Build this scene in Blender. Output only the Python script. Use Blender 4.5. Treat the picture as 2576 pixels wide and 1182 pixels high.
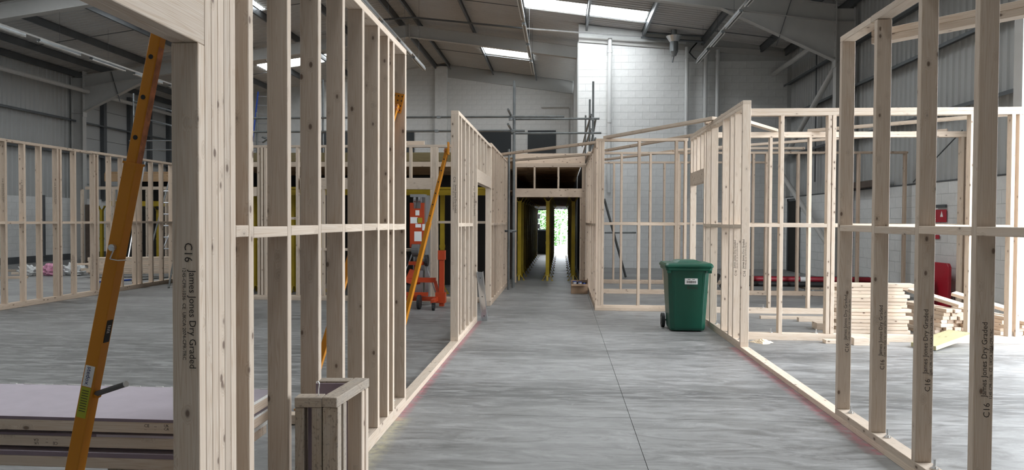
import bpy, bmesh, math, random
from mathutils import Vector, Matrix
random.seed(7)
for o in list(bpy.data.objects): bpy.data.objects.remove(o)
SC = bpy.context.scene
COL = SC.collection
V = Vector
# ---------------------------------------------------------------- camera
FP, PW, PH = 1786.0, 2576.0, 1182.0        # focal length and frame in pixels
CAM = V((0, 0, 1.5))
yaw = math.atan((1413 - PW/2)/FP); pit = math.atan((PH/2 - 554.4)/FP); phi = .0046
cf = V((-math.sin(yaw)*math.cos(pit), math.cos(yaw)*math.cos(pit), -math.sin(pit)))
r0 = V((math.cos(yaw), math.sin(yaw), 0)); u0 = r0.cross(cf)
cr = math.cos(phi)*r0 + math.sin(phi)*u0; cu = math.cos(phi)*u0 - math.sin(phi)*r0
cam = bpy.data.cameras.new('camera'); cam.sensor_width = 36; cam.lens = FP/PW*36
cam.clip_start = .05; cam.clip_end = 400
camo = bpy.data.objects.new('camera', cam); COL.objects.link(camo)
camo.matrix_world = Matrix(((cr.x, cu.x, -cf.x, CAM.x), (cr.y, cu.y, -cf.y, CAM.y), (cr.z, cu.z, -cf.z, CAM.z), (0, 0, 0, 1)))
SC.camera = camo
def ray(x, y): return cf + cr*((x-PW/2)/FP) - cu*((y-PH/2)/FP)
def onX(x, y, X): d = ray(x, y); return CAM + d*(X/d.x)
def onY(x, y, Y): d = ray(x, y); return CAM + d*(Y/d.y)
def onZ(x, y, Z=0.): d = ray(x, y); return CAM + d*((Z-CAM.z)/d.z)
# ---------------------------------------------------------------- daylight
w = bpy.data.worlds.new('sky'); SC.world = w; w.use_nodes = True
bg = w.node_tree.nodes['Background']; bg.inputs[0].default_value = (.90, .95, 1, 1); bg.inputs[1].default_value = 8.8
ROOFLIGHT = 8.8
SC.view_settings.view_transform = 'Standard'; SC.view_settings.look = 'None'
SC.view_settings.gamma = 1; SC.view_settings.use_curve_mapping = False
SC.view_settings.exposure = .92
try:
    SC.cycles.max_bounces = 7; SC.cycles.diffuse_bounces = 5; SC.cycles.sample_clamp_indirect = 8
except Exception: pass
def portal(loc, rot, sx, sy, name):
    l = bpy.data.lights.new(name, 'AREA'); l.shape = 'RECTANGLE'; l.size = sx; l.size_y = sy
    l.cycles.is_portal = True
    o = bpy.data.objects.new(name, l); COL.objects.link(o); o.location = loc; o.rotation_euler = rot
DOOR = (5.0, 10.2, 5.4)      # open roller door in the right wall: from Y, to Y, height
portal((7.2, (DOOR[0]+DOOR[1])/2, DOOR[2]/2), (0, math.pi/2, 0), DOOR[2], DOOR[1]-DOOR[0], 'door_portal')
portal((-.0, 32.3, 1.0), (-math.pi/2, 0, 0), 2.6, 2.1, 'exit_portal')
# ---------------------------------------------------------------- materials
MATS = {}
def nodes(name):
    m = bpy.data.materials.new(name); m.use_nodes = True; MATS[name] = m
    nt = m.node_tree; return m, nt, nt.nodes['Principled BSDF']
def N(nt, t, **k):
    n = nt.nodes.new(t)
    for a, b in k.items():
        if a == 'op': n.operation = b
        elif a == 'bt': n.blend_type = b; 
        elif a == 'dt': n.data_type = b
        else:
            n.inputs[a.replace('_', ' ')].default_value = b
    return n
def ramp(nt, pts, src=None):
    r = nt.nodes.new('ShaderNodeValToRGB')
    e = r.color_ramp.elements
    while len(e) < len(pts): e.new(.5)
    for i, (p, c) in enumerate(pts):
        e[i].position = p; e[i].color = (c[0], c[1], c[2], 1) if not isinstance(c, (int, float)) else (c, c, c, 1)
    if src is not None: nt.links.new(src, r.inputs[0])
    return r
def mixc(nt, fac, a, b, bt='MIX'):
    m = nt.nodes.new('ShaderNodeMix'); m.data_type = 'RGBA'; m.blend_type = bt
    L = nt.links
    for s, v in ((m.inputs['Factor'], fac), (m.inputs['A'], a), (m.inputs['B'], b)):
        if isinstance(v, bpy.types.NodeSocket): L.new(v, s)
        elif isinstance(v, (int, float)): s.default_value = v
        else: s.default_value = (*v, 1)
    return m.outputs['Result']
def mth(nt, op, a, b=None, c=None):
    m = nt.nodes.new('ShaderNodeMath'); m.operation = op
    for i, v in enumerate((a, b, c)):
        if v is None: continue
        if isinstance(v, bpy.types.NodeSocket): nt.links.new(v, m.inputs[i])
        else: m.inputs[i].default_value = v
    return m.outputs[0]
def noise(nt, vec, scale, detail=3, rough=.55, dist=0):
    n = nt.nodes.new('ShaderNodeTexNoise'); n.inputs['Scale'].default_value = scale
    n.inputs['Detail'].default_value = detail; n.inputs['Roughness'].default_value = rough; n.inputs['Distortion'].default_value = dist
    if vec is not None: nt.links.new(vec, n.inputs['Vector'])
    return n.outputs['Fac']
def mapping(nt, vec, scale=(1, 1, 1), loc=(0, 0, 0), rot=(0, 0, 0)):
    m = nt.nodes.new('ShaderNodeMapping'); m.inputs['Scale'].default_value = scale; m.inputs['Location'].default_value = loc; m.inputs['Rotation'].default_value = rot
    nt.links.new(vec, m.inputs['Vector']); return m.outputs[0]
def bump(nt, p, h, strength=.2, dist=.01):
    b = nt.nodes.new('ShaderNodeBump'); b.inputs['Strength'].default_value = strength; b.inputs['Distance'].default_value = dist
    nt.links.new(h, b.inputs['Height']); nt.links.new(b.outputs[0], p.inputs['Normal'])
def wood(name, light, mid, knot, knots=1.0, dirt=0.0):
    """sawn softwood; the grain runs along the member's own Z"""
    m, nt, p = nodes(name); L = nt.links
    tc = nt.nodes.new('ShaderNodeTexCoord'); oi = nt.nodes.new('ShaderNodeObjectInfo')
    off = nt.nodes.new('ShaderNodeCombineXYZ')
    L.new(mth(nt, 'MULTIPLY', oi.outputs['Random'], 3.7), off.inputs[0])
    L.new(mth(nt, 'MULTIPLY', oi.outputs['Random'], 9.1), off.inputs[1])
    L.new(mth(nt, 'MULTIPLY', oi.outputs['Random'], 57.), off.inputs[2])
    va = nt.nodes.new('ShaderNodeVectorMath'); va.operation = 'ADD'
    L.new(tc.outputs['Object'], va.inputs[0]); L.new(off.outputs[0], va.inputs[1]); vec = va.outputs[0]
    # knots
    kv = nt.nodes.new('ShaderNodeTexVoronoi'); kv.inputs['Scale'].default_value = 1
    L.new(mapping(nt, vec, (19, 19, 11)), kv.inputs['Vector'])
    kd = kv.outputs['Distance']
    sel = nt.nodes.new('ShaderNodeSeparateColor'); L.new(kv.outputs['Color'], sel.inputs[0])
    pres = mth(nt, 'GREATER_THAN', sel.outputs[0], 1-.25*knots)
    kn = ramp(nt, [(.0, 1), (.13, .9), (.20, 0)], kd)
    kmask = mth(nt, 'MULTIPLY', kn.outputs[0], pres)
    halo = mth(nt, 'MULTIPLY', ramp(nt, [(.12, 1), (.46, 0)], kd).outputs[0], pres)
    # grain bends round the knots
    wv = nt.nodes.new('ShaderNodeTexNoise'); wv.inputs['Scale'].default_value = 1; wv.inputs['Detail'].default_value = 2
    L.new(mapping(nt, vec, (22, 22, .55)), wv.inputs['Vector'])
    g = mth(nt, 'ADD', mth(nt, 'MULTIPLY', wv.outputs['Fac'], 11.), mth(nt, 'MULTIPLY', halo, 1.6))
    g = mth(nt, 'ABSOLUTE', mth(nt, 'SINE', mth(nt, 'MULTIPLY', g, 6.0)))
    fine = noise(nt, mapping(nt, vec, (160, 160, 3)), 1, 2)
    col = mixc(nt, ramp(nt, [(.1, 0), (.95, .85)], g).outputs[0], mid, light)
    col = mixc(nt, mth(nt, 'MULTIPLY', fine, .35), col, [c*.72 for c in mid])
    col = mixc(nt, mth(nt, 'MULTIPLY', halo, .45), col, [c*.62 for c in mid])
    col = mixc(nt, mth(nt, 'MULTIPLY', kmask, .85), col, knot)
    hs = nt.nodes.new('ShaderNodeHueSaturation'); L.new(col, hs.inputs['Color'])
    L.new(mth(nt, 'MULTIPLY_ADD', oi.outputs['Random'], .26, .87), hs.inputs['Value'])
    L.new(mth(nt, 'MULTIPLY_ADD', sel.outputs[1], .0, .95), hs.inputs['Saturation'])
    col = hs.outputs[0]
    if dirt:
        sp = ramp(nt, [(.56, 0), (.66, 1)], noise(nt, mapping(nt, vec, (90, 90, 60)), 1, 4)).outputs[0]
        col = mixc(nt, mth(nt, 'MULTIPLY', sp, dirt), col, (.05, .045, .04))
        sp2 = ramp(nt, [(.4, 0), (.7, 1)], noise(nt, mapping(nt, vec, (14, 14, 9)), 1, 4)).outputs[0]
        col = mixc(nt, mth(nt, 'MULTIPLY', sp2, .6*dirt), col, (.42, .40, .38))
    L.new(col, p.inputs['Base Color']); p.inputs['Roughness'].default_value = .72
    bump(nt, p, g, .08, .004)
    return m
WOOD = wood('pine', (.715, .61, .505), (.60, .465, .345), (.10, .05, .03))
WOODB = wood('pine_warm', (.69, .56, .445), (.565, .425, .305), (.12, .06, .035))
OLDW = wood('dusty_pine', (.50, .42, .335), (.37, .29, .215), (.10, .07, .05), .6, .5)
TREAT = wood('treated_pine', (.52, .47, .26), (.40, .36, .19), (.12, .08, .04), .6)
TREATD = wood('treated_beam', (.24, .195, .09), (.17, .13, .06), (.07, .045, .02), .5)
DECKW = wood('deck_timber', (.42, .27, .14), (.30, .18, .09), (.1, .05, .03), .6)
def plain(name, col, rough=.5, metal=0., var=0., scale=6., spec=None, bmp=0., emit=None):
    m, nt, p = nodes(name)
    p.inputs['Roughness'].default_value = rough; p.inputs['Metallic'].default_value = metal
    if spec is not None: p.inputs['Specular IOR Level'].default_value = spec
    if var:
        tc = nt.nodes.new('ShaderNodeTexCoord')
        n = noise(nt, tc.outputs['Object'], scale, 5)
        c = mixc(nt, ramp(nt, [(.3, 0), (.7, 1)], n).outputs[0], [x*(1-var) for x in col], [min(1, x*(1+var)) for x in col])
        nt.links.new(c, p.inputs['Base Color'])
        if bmp: bump(nt, p, n, bmp, .01)
    else: p.inputs['Base Color'].default_value = (*col, 1)
    if emit:
        p.inputs['Emission Color'].default_value = (*emit[0], 1); p.inputs['Emission Strength'].default_value = emit[1]
    return m
BLOCK = plain('white_painted_block', (.72, .73, .725), .6, var=.05, scale=9, bmp=.15)
MORTAR = plain('painted_mortar', (.52, .53, .525), .8, var=.05)
CLAD = plain('grey_liner_sheet', (.44, .45, .445), .45, var=.03, scale=.6)
LINER = plain('roof_liner_sheet', (.50, .50, .49), .5, var=.04, scale=.5)
FRAME = plain('grey_painted_steel', (.48, .475, .46), .5, var=.03)
GALV = plain('galvanised_steel', (.30, .32, .33), .42, metal=.75, var=.14, scale=3)
PURL = plain('purlin_steel', (.13, .14, .15), .45, metal=.55, var=.12, scale=2)
TUBE = plain('scaffold_tube', (.15, .16, .16), .45, metal=.5, var=.2, scale=7)
BRIGHT = plain('bright_zinc', (.72, .74, .76), .3, metal=.9, var=.08)
DARKW = plain('dark_window_panel', (.035, .042, .048), .35)
DARK = plain('unlit_void_black', (.02, .018, .016), .8)  # near-black colour stands in for the shade inside voids and openings
BROWN = plain('brown_board', (.10, .075, .06), .8, var=.2)
YEL = plain('yellow_paint', (.40, .28, .012), .5, var=.14, scale=5)
ORANGE = plain('orange_paint', (.62, .235, .008), .38, var=.06, scale=4)
RUSTY = plain('worn_orange_paint', (.50, .20, .10), .6, var=.4, scale=30)
LIFT = plain('lift_orange', (.46, .055, .014), .4, var=.08)
GREEN = plain('green_plastic', (.002, .066, .040), .36, var=.05)
GREENL = plain('green_lid', (.003, .085, .050), .40, var=.05)
BLACK = plain('black_rubber', (.018, .018, .02), .6)
WHITE = plain('white_label', (.82, .82, .82), .5)
INK = plain('stamp_ink', (.045, .035, .03), .8)
BLUEINK = plain('blue_print', (.02, .025, .16), .6)
PINKB = plain('pink_plasterboard', (.56, .50, .56), .75, var=.035, scale=12)
PURPB = plain('board_edge', (.26, .20, .24), .8, var=.1)
GYPS = plain('gypsum', (.70, .69, .66), .9, var=.1, scale=60)
RED = plain('red_plastic', (.42, .012, .03), .4, var=.06)
REDP = plain('red_pipe', (.30, .015, .03), .45)
BLUEP = plain('blue_plastic', (.01, .05, .30), .4)
CARD = plain('cardboard', (.33, .22, .14), .8, var=.08)
GREYP = plain('grey_plastic', (.12, .12, .12), .5)
ALU = plain('aluminium', (.55, .56, .58), .35, metal=.85, var=.06)
PIPE = plain('white_pipe', (.62, .63, .63), .4)
YLAB = plain('yellow_label', (.42, .44, .03), .5)
SAWD = plain('sawdust', (.74, .62, .46), .95, var=.1, scale=80)
BAG = plain('polythene', (.55, .56, .56), .25, var=.15, scale=8)
PINKP = plain('pink_polythene', (.6, .28, .4), .3, var=.2)
LEAF = plain('leaf', (.09, .22, .05), .7, var=.4, scale=4)
APRON = plain('outdoor_concrete', (.30, .30, .29), .9, var=.12)
SLATE = plain('grey_door_panel', (.05, .065, .085), .45, var=.1)
BLUEDOOR = plain('blue_steel', (.03, .06, .12), .4)
PANELW = plain('door_panel_grey', (.40, .41, .41), .5)
ROOFL = plain('rooflight', (.8, .85, .88), .5, emit=((.95, .985, 1.0), ROOFLIGHT))
TUBEL = plain('light_tube', (.62, .62, .60), .4)
def concrete():
    m, nt, p = nodes('concrete_floor'); L = nt.links
    geo = nt.nodes.new('ShaderNodeNewGeometry'); pos = geo.outputs['Position']
    sx = nt.nodes.new('ShaderNodeSeparateXYZ'); L.new(pos, sx.inputs[0])
    big = noise(nt, mapping(nt, pos, (.35, .5, 1)), 1, 4)
    mid = noise(nt, mapping(nt, pos, (2.0, 6.5, 1), rot=(0, 0, .22)), 1, 9, .70, 1.4)
    fin = noise(nt, pos, 38, 4, .7)
    col = mixc(nt, ramp(nt, [(.35, 0), (.68, 1)], big).outputs[0], (.19, .19, .187), (.255, .255, .25))
    col = mixc(nt, ramp(nt, [(.44, 0), (.64, 1)], mid).outputs[0], col, (.345, .345, .34))
    col = mixc(nt, ramp(nt, [(.34, .7), (.47, 0)], mid).outputs[0], col, (.125, .125, .122))
    # scuffs and tyre smears: brushed dark strokes gathered in bands across the hall
    X, Y = sx.outputs[0], sx.outputs[1]
    warp = mth(nt, 'MULTIPLY_ADD', noise(nt, mapping(nt, pos, (.8, .8, 1)), 1, 4, .6), 1.1, -.55)
    def band(yc, hw, k=1.0):
        d = mth(nt, 'DIVIDE', mth(nt, 'ABSOLUTE', mth(nt, 'SUBTRACT', mth(nt, 'ADD', Y, warp), yc)), hw)
        return mth(nt, 'MULTIPLY', ramp(nt, [(.25, 1), (1, 0)], d).outputs[0], k)
    st1 = ramp(nt, [(.43, 0), (.57, 1)], noise(nt, mapping(nt, pos, (2.2, 11, 1), rot=(0, 0, .42)), 1, 4, .65, .7)).outputs[0]
    st2 = ramp(nt, [(.46, 0), (.60, 1)], noise(nt, mapping(nt, pos, (1.5, 9, 1), rot=(0, 0, -.38)), 1, 4, .65, .7)).outputs[0]
    st = mth(nt, 'MAXIMUM', st1, st2)
    left = ramp(nt, [(0, 1), (1, 0)], mth(nt, 'MULTIPLY_ADD', X, 1.6, 3.0)).outputs[0]
    gen = ramp(nt, [(.50, 0), (.66, .8)], noise(nt, mapping(nt, pos, (.22, .5, 1), rot=(0, 0, -.15)), 1, 3, .55, 1)).outputs[0]
    bands = mth(nt, 'MAXIMUM', mth(nt, 'MAXIMUM', band(6.15, .55), band(8.15, .55, .85)), mth(nt, 'MAXIMUM', gen, band(13.4, .5, .5)))
    bands = mth(nt, 'MAXIMUM', bands, mth(nt, 'MULTIPLY', left, mth(nt, 'MAXIMUM', band(7.4, 2.6), band(10.6, 1.5, .8))))
    smear = mth(nt, 'MULTIPLY', bands, mth(nt, 'MULTIPLY_ADD', st, .86, .14))
    col = mixc(nt, mth(nt, 'MULTIPLY', smear, .9), col, (.085, .085, .083))
    sp = ramp(nt, [(.62, 0), (.70, 1)], noise(nt, pos, 7.5, 5, .7)).outputs[0]
    col = mixc(nt, mth(nt, 'MULTIPLY', sp, .35), col, (.42, .42, .41))
    col = mixc(nt, mth(nt, 'MULTIPLY', fin, .22), col, (.16, .16, .16))
    # pink setting-out spray beside the sole plates
    def line(xc, hw, y0, y1):
        a = ramp(nt, [(0, 1), (1, 0)], mth(nt, 'DIVIDE', mth(nt, 'ABSOLUTE', mth(nt, 'SUBTRACT', sx.outputs[0], xc)), hw)).outputs[0]
        b = mth(nt, 'MULTIPLY', mth(nt, 'GREATER_THAN', sx.outputs[1], y0), mth(nt, 'LESS_THAN', sx.outputs[1], y1))
        return mth(nt, 'MULTIPLY', a, b)
    pink = mth(nt, 'MAXIMUM', line(2.05, .085, 4.7, 8.6), line(-1.215, .06, 5.2, 10.5))
    pn = ramp(nt, [(.35, .15), (.62, 1)], noise(nt, pos, 16, 4)).outputs[0]
    col = mixc(nt, mth(nt, 'MULTIPLY', mth(nt, 'MULTIPLY', pink, pn), .85), col, (.42, .12, .15))
    ylw = mth(nt, 'MULTIPLY', line(-1.2, .10, 3.6, 5.3), pn)
    col = mixc(nt, mth(nt, 'MULTIPLY', ylw, .6), col, (.55, .50, .30))
    L.new(col, p.inputs['Base Color'])
    L.new(ramp(nt, [(.3, .42), (.7, .62)], mid).outputs[0], p.inputs['Roughness'])
    bump(nt, p, fin, .08, .003)
    return m
CONC = concrete()
JOINT = plain('joint_filler', (.11, .11, .11), .9)
# ---------------------------------------------------------------- object helpers
WM = {}
def reg(o, parent, M):
    COL.objects.link(o)
    if parent is not None:
        o.parent = parent; o.matrix_basis = WM[parent.name].inverted() @ M
    else: o.matrix_basis = M
    WM[o.name] = M
    return o
def thing(name, label, cat, loc=(0, 0, 0), group=None):
    o = bpy.data.objects.new(name, None); o.empty_display_size = .1
    reg(o, None, Matrix.Translation(V(loc))); return tag(o, label, cat, group)
def tag(o, label, cat=None, group=None):
    o['label'] = label
    if cat: o['category'] = cat
    if group: o['group'] = group
    return o
def struct(name, mesh_or_mb, mat=None, loc=(0, 0, 0), label=None):
    if mesh_or_mb is None:
        o = bpy.data.objects.new(name, None); reg(o, None, Matrix.Translation(V(loc)))
    else: o = mesh_or_mb.build(name, mat, None)
    o['kind'] = 'structure'
    if label: o['label'] = label
    return o
class MB:
    """collects primitives in world coordinates; build() links them as one mesh object"""
    def __init__(s): s.v = []; s.f = []; s.m = []; s.mi = 0
    def add(s, vs, fs):
        b = len(s.v); s.v += [V(x) for x in vs]; s.f += [[b+i for i in f] for f in fs]; s.m += [s.mi]*len(fs); return s
    def box(s, c, d, R=None):
        x, y, z = (q/2 for q in d); c = V(c)
        vs = [V((a*x, b*y, e*z)) for a in (-1, 1) for b in (-1, 1) for e in (-1, 1)]
        if R is not None: vs = [R @ q for q in vs]
        return s.add([c+q for q in vs], [(0, 1, 3, 2), (4, 6, 7, 5), (0, 4, 5, 1), (2, 3, 7, 6), (0, 2, 6, 4), (1, 5, 7, 3)])
    def bb(s, a, b): a, b = V(a), V(b); return s.box((a+b)/2, [abs(q) for q in (b-a)])
    def bar(s, a, b, w, t, wd):
        a, b = V(a), V(b); return s.box((a+b)/2, (w, t, (b-a).length), basis(b-a, wd))
    def cyl(s, a, b, r, n=8, r2=None, cap=True):
        a, b = V(a), V(b); r2 = r if r2 is None else r2; R = basis(b-a, (1, 0, 0) if abs((b-a).normalized().x) < .9 else (0, 1, 0))
        vs = []
        for q, rr in ((a, r), (b, r2)):
            for i in range(n):
                t = 2*math.pi*i/n; vs.append(q + R @ V((rr*math.cos(t), rr*math.sin(t), 0)))
        fs = [(i, (i+1) % n, n+(i+1) % n, n+i) for i in range(n)]
        if cap: fs += [tuple(range(n-1, -1, -1)), tuple(range(n, 2*n))]
        return s.add(vs, fs)
    def path(s, pts, r, n=6):
        for a, b in zip(pts, pts[1:]): s.cyl(a, b, r, n)
        return s
    def prism(s, poly, off):
        n = len(poly); off = V(off); vs = [V(q) for q in poly]; vs += [q+off for q in vs]
        return s.add(vs, [tuple(range(n-1, -1, -1)), tuple(range(n, 2*n))] + [(i, (i+1) % n, n+(i+1) % n, n+i) for i in range(n)])
    def mesh(s, name, origin, mats):
        me = bpy.data.meshes.new(name); me.from_pydata([tuple(q-origin) for q in s.v], [], s.f)
        for m in mats: me.materials.append(m)
        if len(mats) > 1: me.polygons.foreach_set('material_index', s.m)
        bm = bmesh.new(); bm.from_mesh(me); bmesh.ops.recalc_face_normals(bm, faces=bm.faces); bm.to_mesh(me); bm.free()
        return me
    def build(s, name, mat, parent, origin=None, bevel=0, smooth=False):
        mats = mat if isinstance(mat, list) else [mat]
        if origin is None:
            lo = V([min(q[i] for q in s.v) for i in range(3)]); hi = V([max(q[i] for q in s.v) for i in range(3)])
            origin = V(((lo.x+hi.x)/2, (lo.y+hi.y)/2, lo.z))
        me = s.mesh(name, V(origin), mats)
        if bevel:
            bm = bmesh.new(); bm.from_mesh(me)
            bmesh.ops.bevel(bm, geom=[e for e in bm.edges if e.calc_face_angle(0) > .5], offset=bevel, segments=1, affect='EDGES', clamp_overlap=True)
            bm.to_mesh(me); bm.free()
        if smooth:
            for q in me.polygons: q.use_smooth = True
        o = bpy.data.objects.new(name, me)
        return reg(o, parent, Matrix.Translation(V(origin)))
def basis(zd, wd):
    z = V(zd).normalized(); x = V(wd); x = (x - z*x.dot(z)).normalized(); y = z.cross(x)
    return Matrix(((x.x, y.x, z.x), (x.y, y.y, z.y), (x.z, y.z, z.z)))
TM = {}
def timber_mesh(L, w, t, mat, bev):
    k = (round(L, 3), round(w, 4), round(t, 4), mat.name, bev)
    if k in TM: return TM[k]
    me = bpy.data.meshes.new('timber'); bm = bmesh.new(); bmesh.ops.create_cube(bm, size=1)
    bmesh.ops.scale(bm, vec=(w, t, L), verts=bm.verts)
    if bev: bmesh.ops.bevel(bm, geom=list(bm.edges), offset=bev, segments=1, affect='EDGES')
    bm.to_mesh(me); bm.free(); me.materials.append(mat); TM[k] = me; return me
def tim(parent, name, a, b, wd, w=.095, t=.045, mat=None, bev=.0025):
    a, b = V(a), V(b); mat = mat or WOOD
    o = bpy.data.objects.new(name, timber_mesh((b-a).length, w, t, mat, bev))
    M = basis(b-a, wd).to_4x4(); M.translation = (a+b)/2
    return reg(o, parent, M)
def share(name, me, parent, M): return reg(bpy.data.objects.new(name, me), parent, M)
TXT = {}
def text_mesh(lines, mat, key=None):
    """lines: (text, size, x, y) -> flat mesh in XY reading along +X"""
    k = key or repr(lines)
    if k in TXT: return TXT[k]
    bm = bmesh.new()
    for s, size, x, y in lines:
        c = bpy.data.curves.new('t', 'FONT'); c.body = s; c.size = size; c.resolution_u = 2
        o = bpy.data.objects.new('t', c); COL.objects.link(o)
        me = bpy.data.meshes.new_from_object(o, depsgraph=bpy.context.evaluated_depsgraph_get())
        me.transform(Matrix.Translation(V((x, y, 0)))); bm.from_mesh(me)
        bpy.data.objects.remove(o); bpy.data.curves.remove(c); bpy.data.meshes.remove(me)
    me = bpy.data.meshes.new('lettering'); bm.to_mesh(me); bm.free(); me.materials.append(mat); TXT[k] = me; return me
def face_M(loc, xdir, normal):
    x = V(xdir).normalized(); z = V(normal).normalized(); y = z.cross(x)
    M = Matrix(((x.x, y.x, z.x), (x.y, y.y, z.y), (x.z, y.z, z.z))).to_4x4(); M.translation = V(loc); return M
STAMP = None
def stamp(stud, x, y, z, up=True, s=1.0):
    """grade stamp printed along a stud face that looks towards -Y"""
    global STAMP
    if STAMP is None:
        STAMP = text_mesh([('C16', .040, 0, -.014), ('James Jones Dry Graded', .034, .095, .002), ('1245-CPR-1036  CE  UKCA 2074-CPR-TRC', .0175, .085, -.022)], INK)
    o = bpy.data.objects.new('grade_stamp', STAMP)
    M = face_M((x, y-.0012, z), (0, 0, 1 if up else -1), (0, -1, 0)) @ Matrix.Scale(s, 4)
    reg(o, stud, M); o['label'] = 'black printed grade stamp'; return o
# ================================================================ THE SHED
XL, XR, YB, YF = -17.9, 7.0, 32.2, -6.0
RX, RZ, EZ = -5.4, 8.62, 6.9
def roofz(x): return RZ - (RZ-EZ)*abs(x-RX)/(12.4 if x > RX else 12.5)
# floor: slabs with sawn joints
fl = MB(); fl.bb((XL-.3, YF, -.25), (XR+.3, YB+.3, -.03)); floor = struct('floor', fl, JOINT)
jx = [XL-.3, -11.6, -5.55, .53, XR+.3]; jy = [YF, 5.43, 20.2, YB+.3]
for i in range(4):
    for j in range(3):
        b = MB(); b.bb((jx[i]+.002, jy[j]+.002, -.03), (jx[i+1]-.002, jy[j+1]-.002, 0)); b.build('slab', CONC, floor)
gr = MB(); gr.bb((XR+.3, -40, -.3), (60, 90, -.02)); gr.bb((-60, YB+.3, -.3), (XR+.3, 90, -.02)); struct('ground', gr, APRON)
BM = {}
def block_mesh(L):
    k = round(L, 3)
    if k not in BM:
        me = bpy.data.meshes.new('block'); bm = bmesh.new(); bmesh.ops.create_cube(bm, size=1)
        bmesh.ops.scale(bm, vec=(L-.008, .03, .217), verts=bm.verts); bm.to_mesh(me); bm.free(); me.materials.append(BLOCK); BM[k] = me
    return BM[k]
def blockwork(parent, o, ud, ulen, z0, z1, nrm, key, holes=(), limit=300):
    """running bond of painted blocks standing 6 mm proud of the joints"""
    o, ud, nrm = V(o), V(ud), V(nrm); out = []
    R = Matrix(((ud.x, -nrm.x, 0), (ud.y, -nrm.y, 0), (ud.z, -nrm.z, 1))).to_4x4()
    nrow = int(round((z1-z0)/.225))
    for k in range(nrow):
        u = -.225 if k % 2 else 0.
        while u < ulen-.02:
            a, b = max(0, u), min(ulen, u+.45); u += .45
            if b-a < .1: continue
            z = z0 + (k+.5)*.225; c = (a+b)/2
            if any(h[0] < c < h[1] and h[2] < z < h[3] for h in holes): continue
            out.append((key(o + ud*c + V((0, 0, z))), b-a, o + ud*c + V((0, 0, z)) + nrm*-.009))
    out.sort(key=lambda q: q[0])
    rest = MB()
    for i, (_, L, p) in enumerate(out):
        if i < limit:
            M = R.copy(); M.translation = p; share('block', block_mesh(L), parent, M)
        else: rest.box(p, (L-.008, .03, .217), R.to_3x3())
    if rest.v:
        q = rest.build('blockwork', BLOCK, parent); q['kind'] = 'stuff'
SM = {}
def sheet_mesh(h, mat, w=1.0, pitch=.2, dep=.03):
    k = (round(h, 3), mat.name, w)
    if k in SM: return SM[k]
    pts = []; n = int(round(w/pitch))
    for i in range(n):
        x = i*pitch; pts += [(x, 0), (x+pitch*.52, 0), (x+pitch*.64, dep), (x+pitch*.88, dep)]
    pts.append((w, 0)); m = len(pts)
    vs = [(x, -y, 0) for x, y in pts] + [(x, -y, h) for x, y in pts]
    me = bpy.data.meshes.new('sheet'); me.from_pydata(vs, [], [(i, i+1, m+i+1, m+i) for i in range(m-1)]); me.materials.append(mat); SM[k] = me; return me
def sheet(parent, name, o, wdir, up, h, mat, w=1.0):
    x = V(wdir).normalized(); z = V(up).normalized(); y = z.cross(x)
    M = Matrix(((x.x, y.x, z.x), (x.y, y.y, z.y), (x.z, y.z, z.z))).to_4x4(); M.translation = V(o)
    return share(name, sheet_mesh(h, mat, w), parent, M)
# ---- back wall (gable): painted blockwork with an exit doorway and a window
wb = MB()
EX = (-1.12, .34, 2.02)     # exit opening left, right, head
for a, b in (((XL-.3, YB+.0, 0), (EX[0], YB+.25, 9)), ((EX[1], YB, 0), (XR+.3, YB+.25, 9)), ((EX[0], YB, EX[2]), (EX[1], YB+.25, 9)), ((EX[0], YB, 0), (-.42, YB+.25, 1.05))):
    wb.bb(a, b)
wall_back = struct('wall_back', wb, MORTAR)
blockwork(wall_back, (-12.0, YB, 0), (1, 0, 0), 12.5, .0, 8.55, (0, -1, 0), lambda p: (p.x < -7.3 or p.z < 3.1, -p.z), holes=((10.88, 12.34, 0, 2.1),))
pl = MB(); pl.bb((-5.76, YB-.3, 0), (-5.22, YB-.03, 8.45)); pl.build('pilaster', BLOCK, wall_back)
for x0, x1, z0, z1 in ((-1.56, -.29, 4.45, 5.57), (-3.85, -2.31, 4.45, 5.6), (-7.6, -6.76, 4.4, 5.54), (-11.2, -9.6, 4.4, 5.54)):
    wn = MB(); wn.bb((x0, YB-.06, z0), (x1, YB-.026, z1)); wn.build('blind_window_panel', DARKW, wall_back)
# band of plain wall head under the gable roof
hd = MB(); hd.prism([(-5.3, YB-.03, 8.0), (.45, YB-.03, 7.2), (.45, YB-.03, roofz(.45)-.05), (-5.3, YB-.03, roofz(-5.3)-.05)], (0, -.03, 0)); hd.build('wall_head_panel', CLAD, wall_back)
cd = MB(); cd.path([(-.95, YB-.08, 6.6), (.28, YB-.08, 6.6), (.30, YB-.08, 6.5), (.30, YB-.08, 3.2)], .018); cd.build('conduit', FRAME, wall_back)
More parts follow.
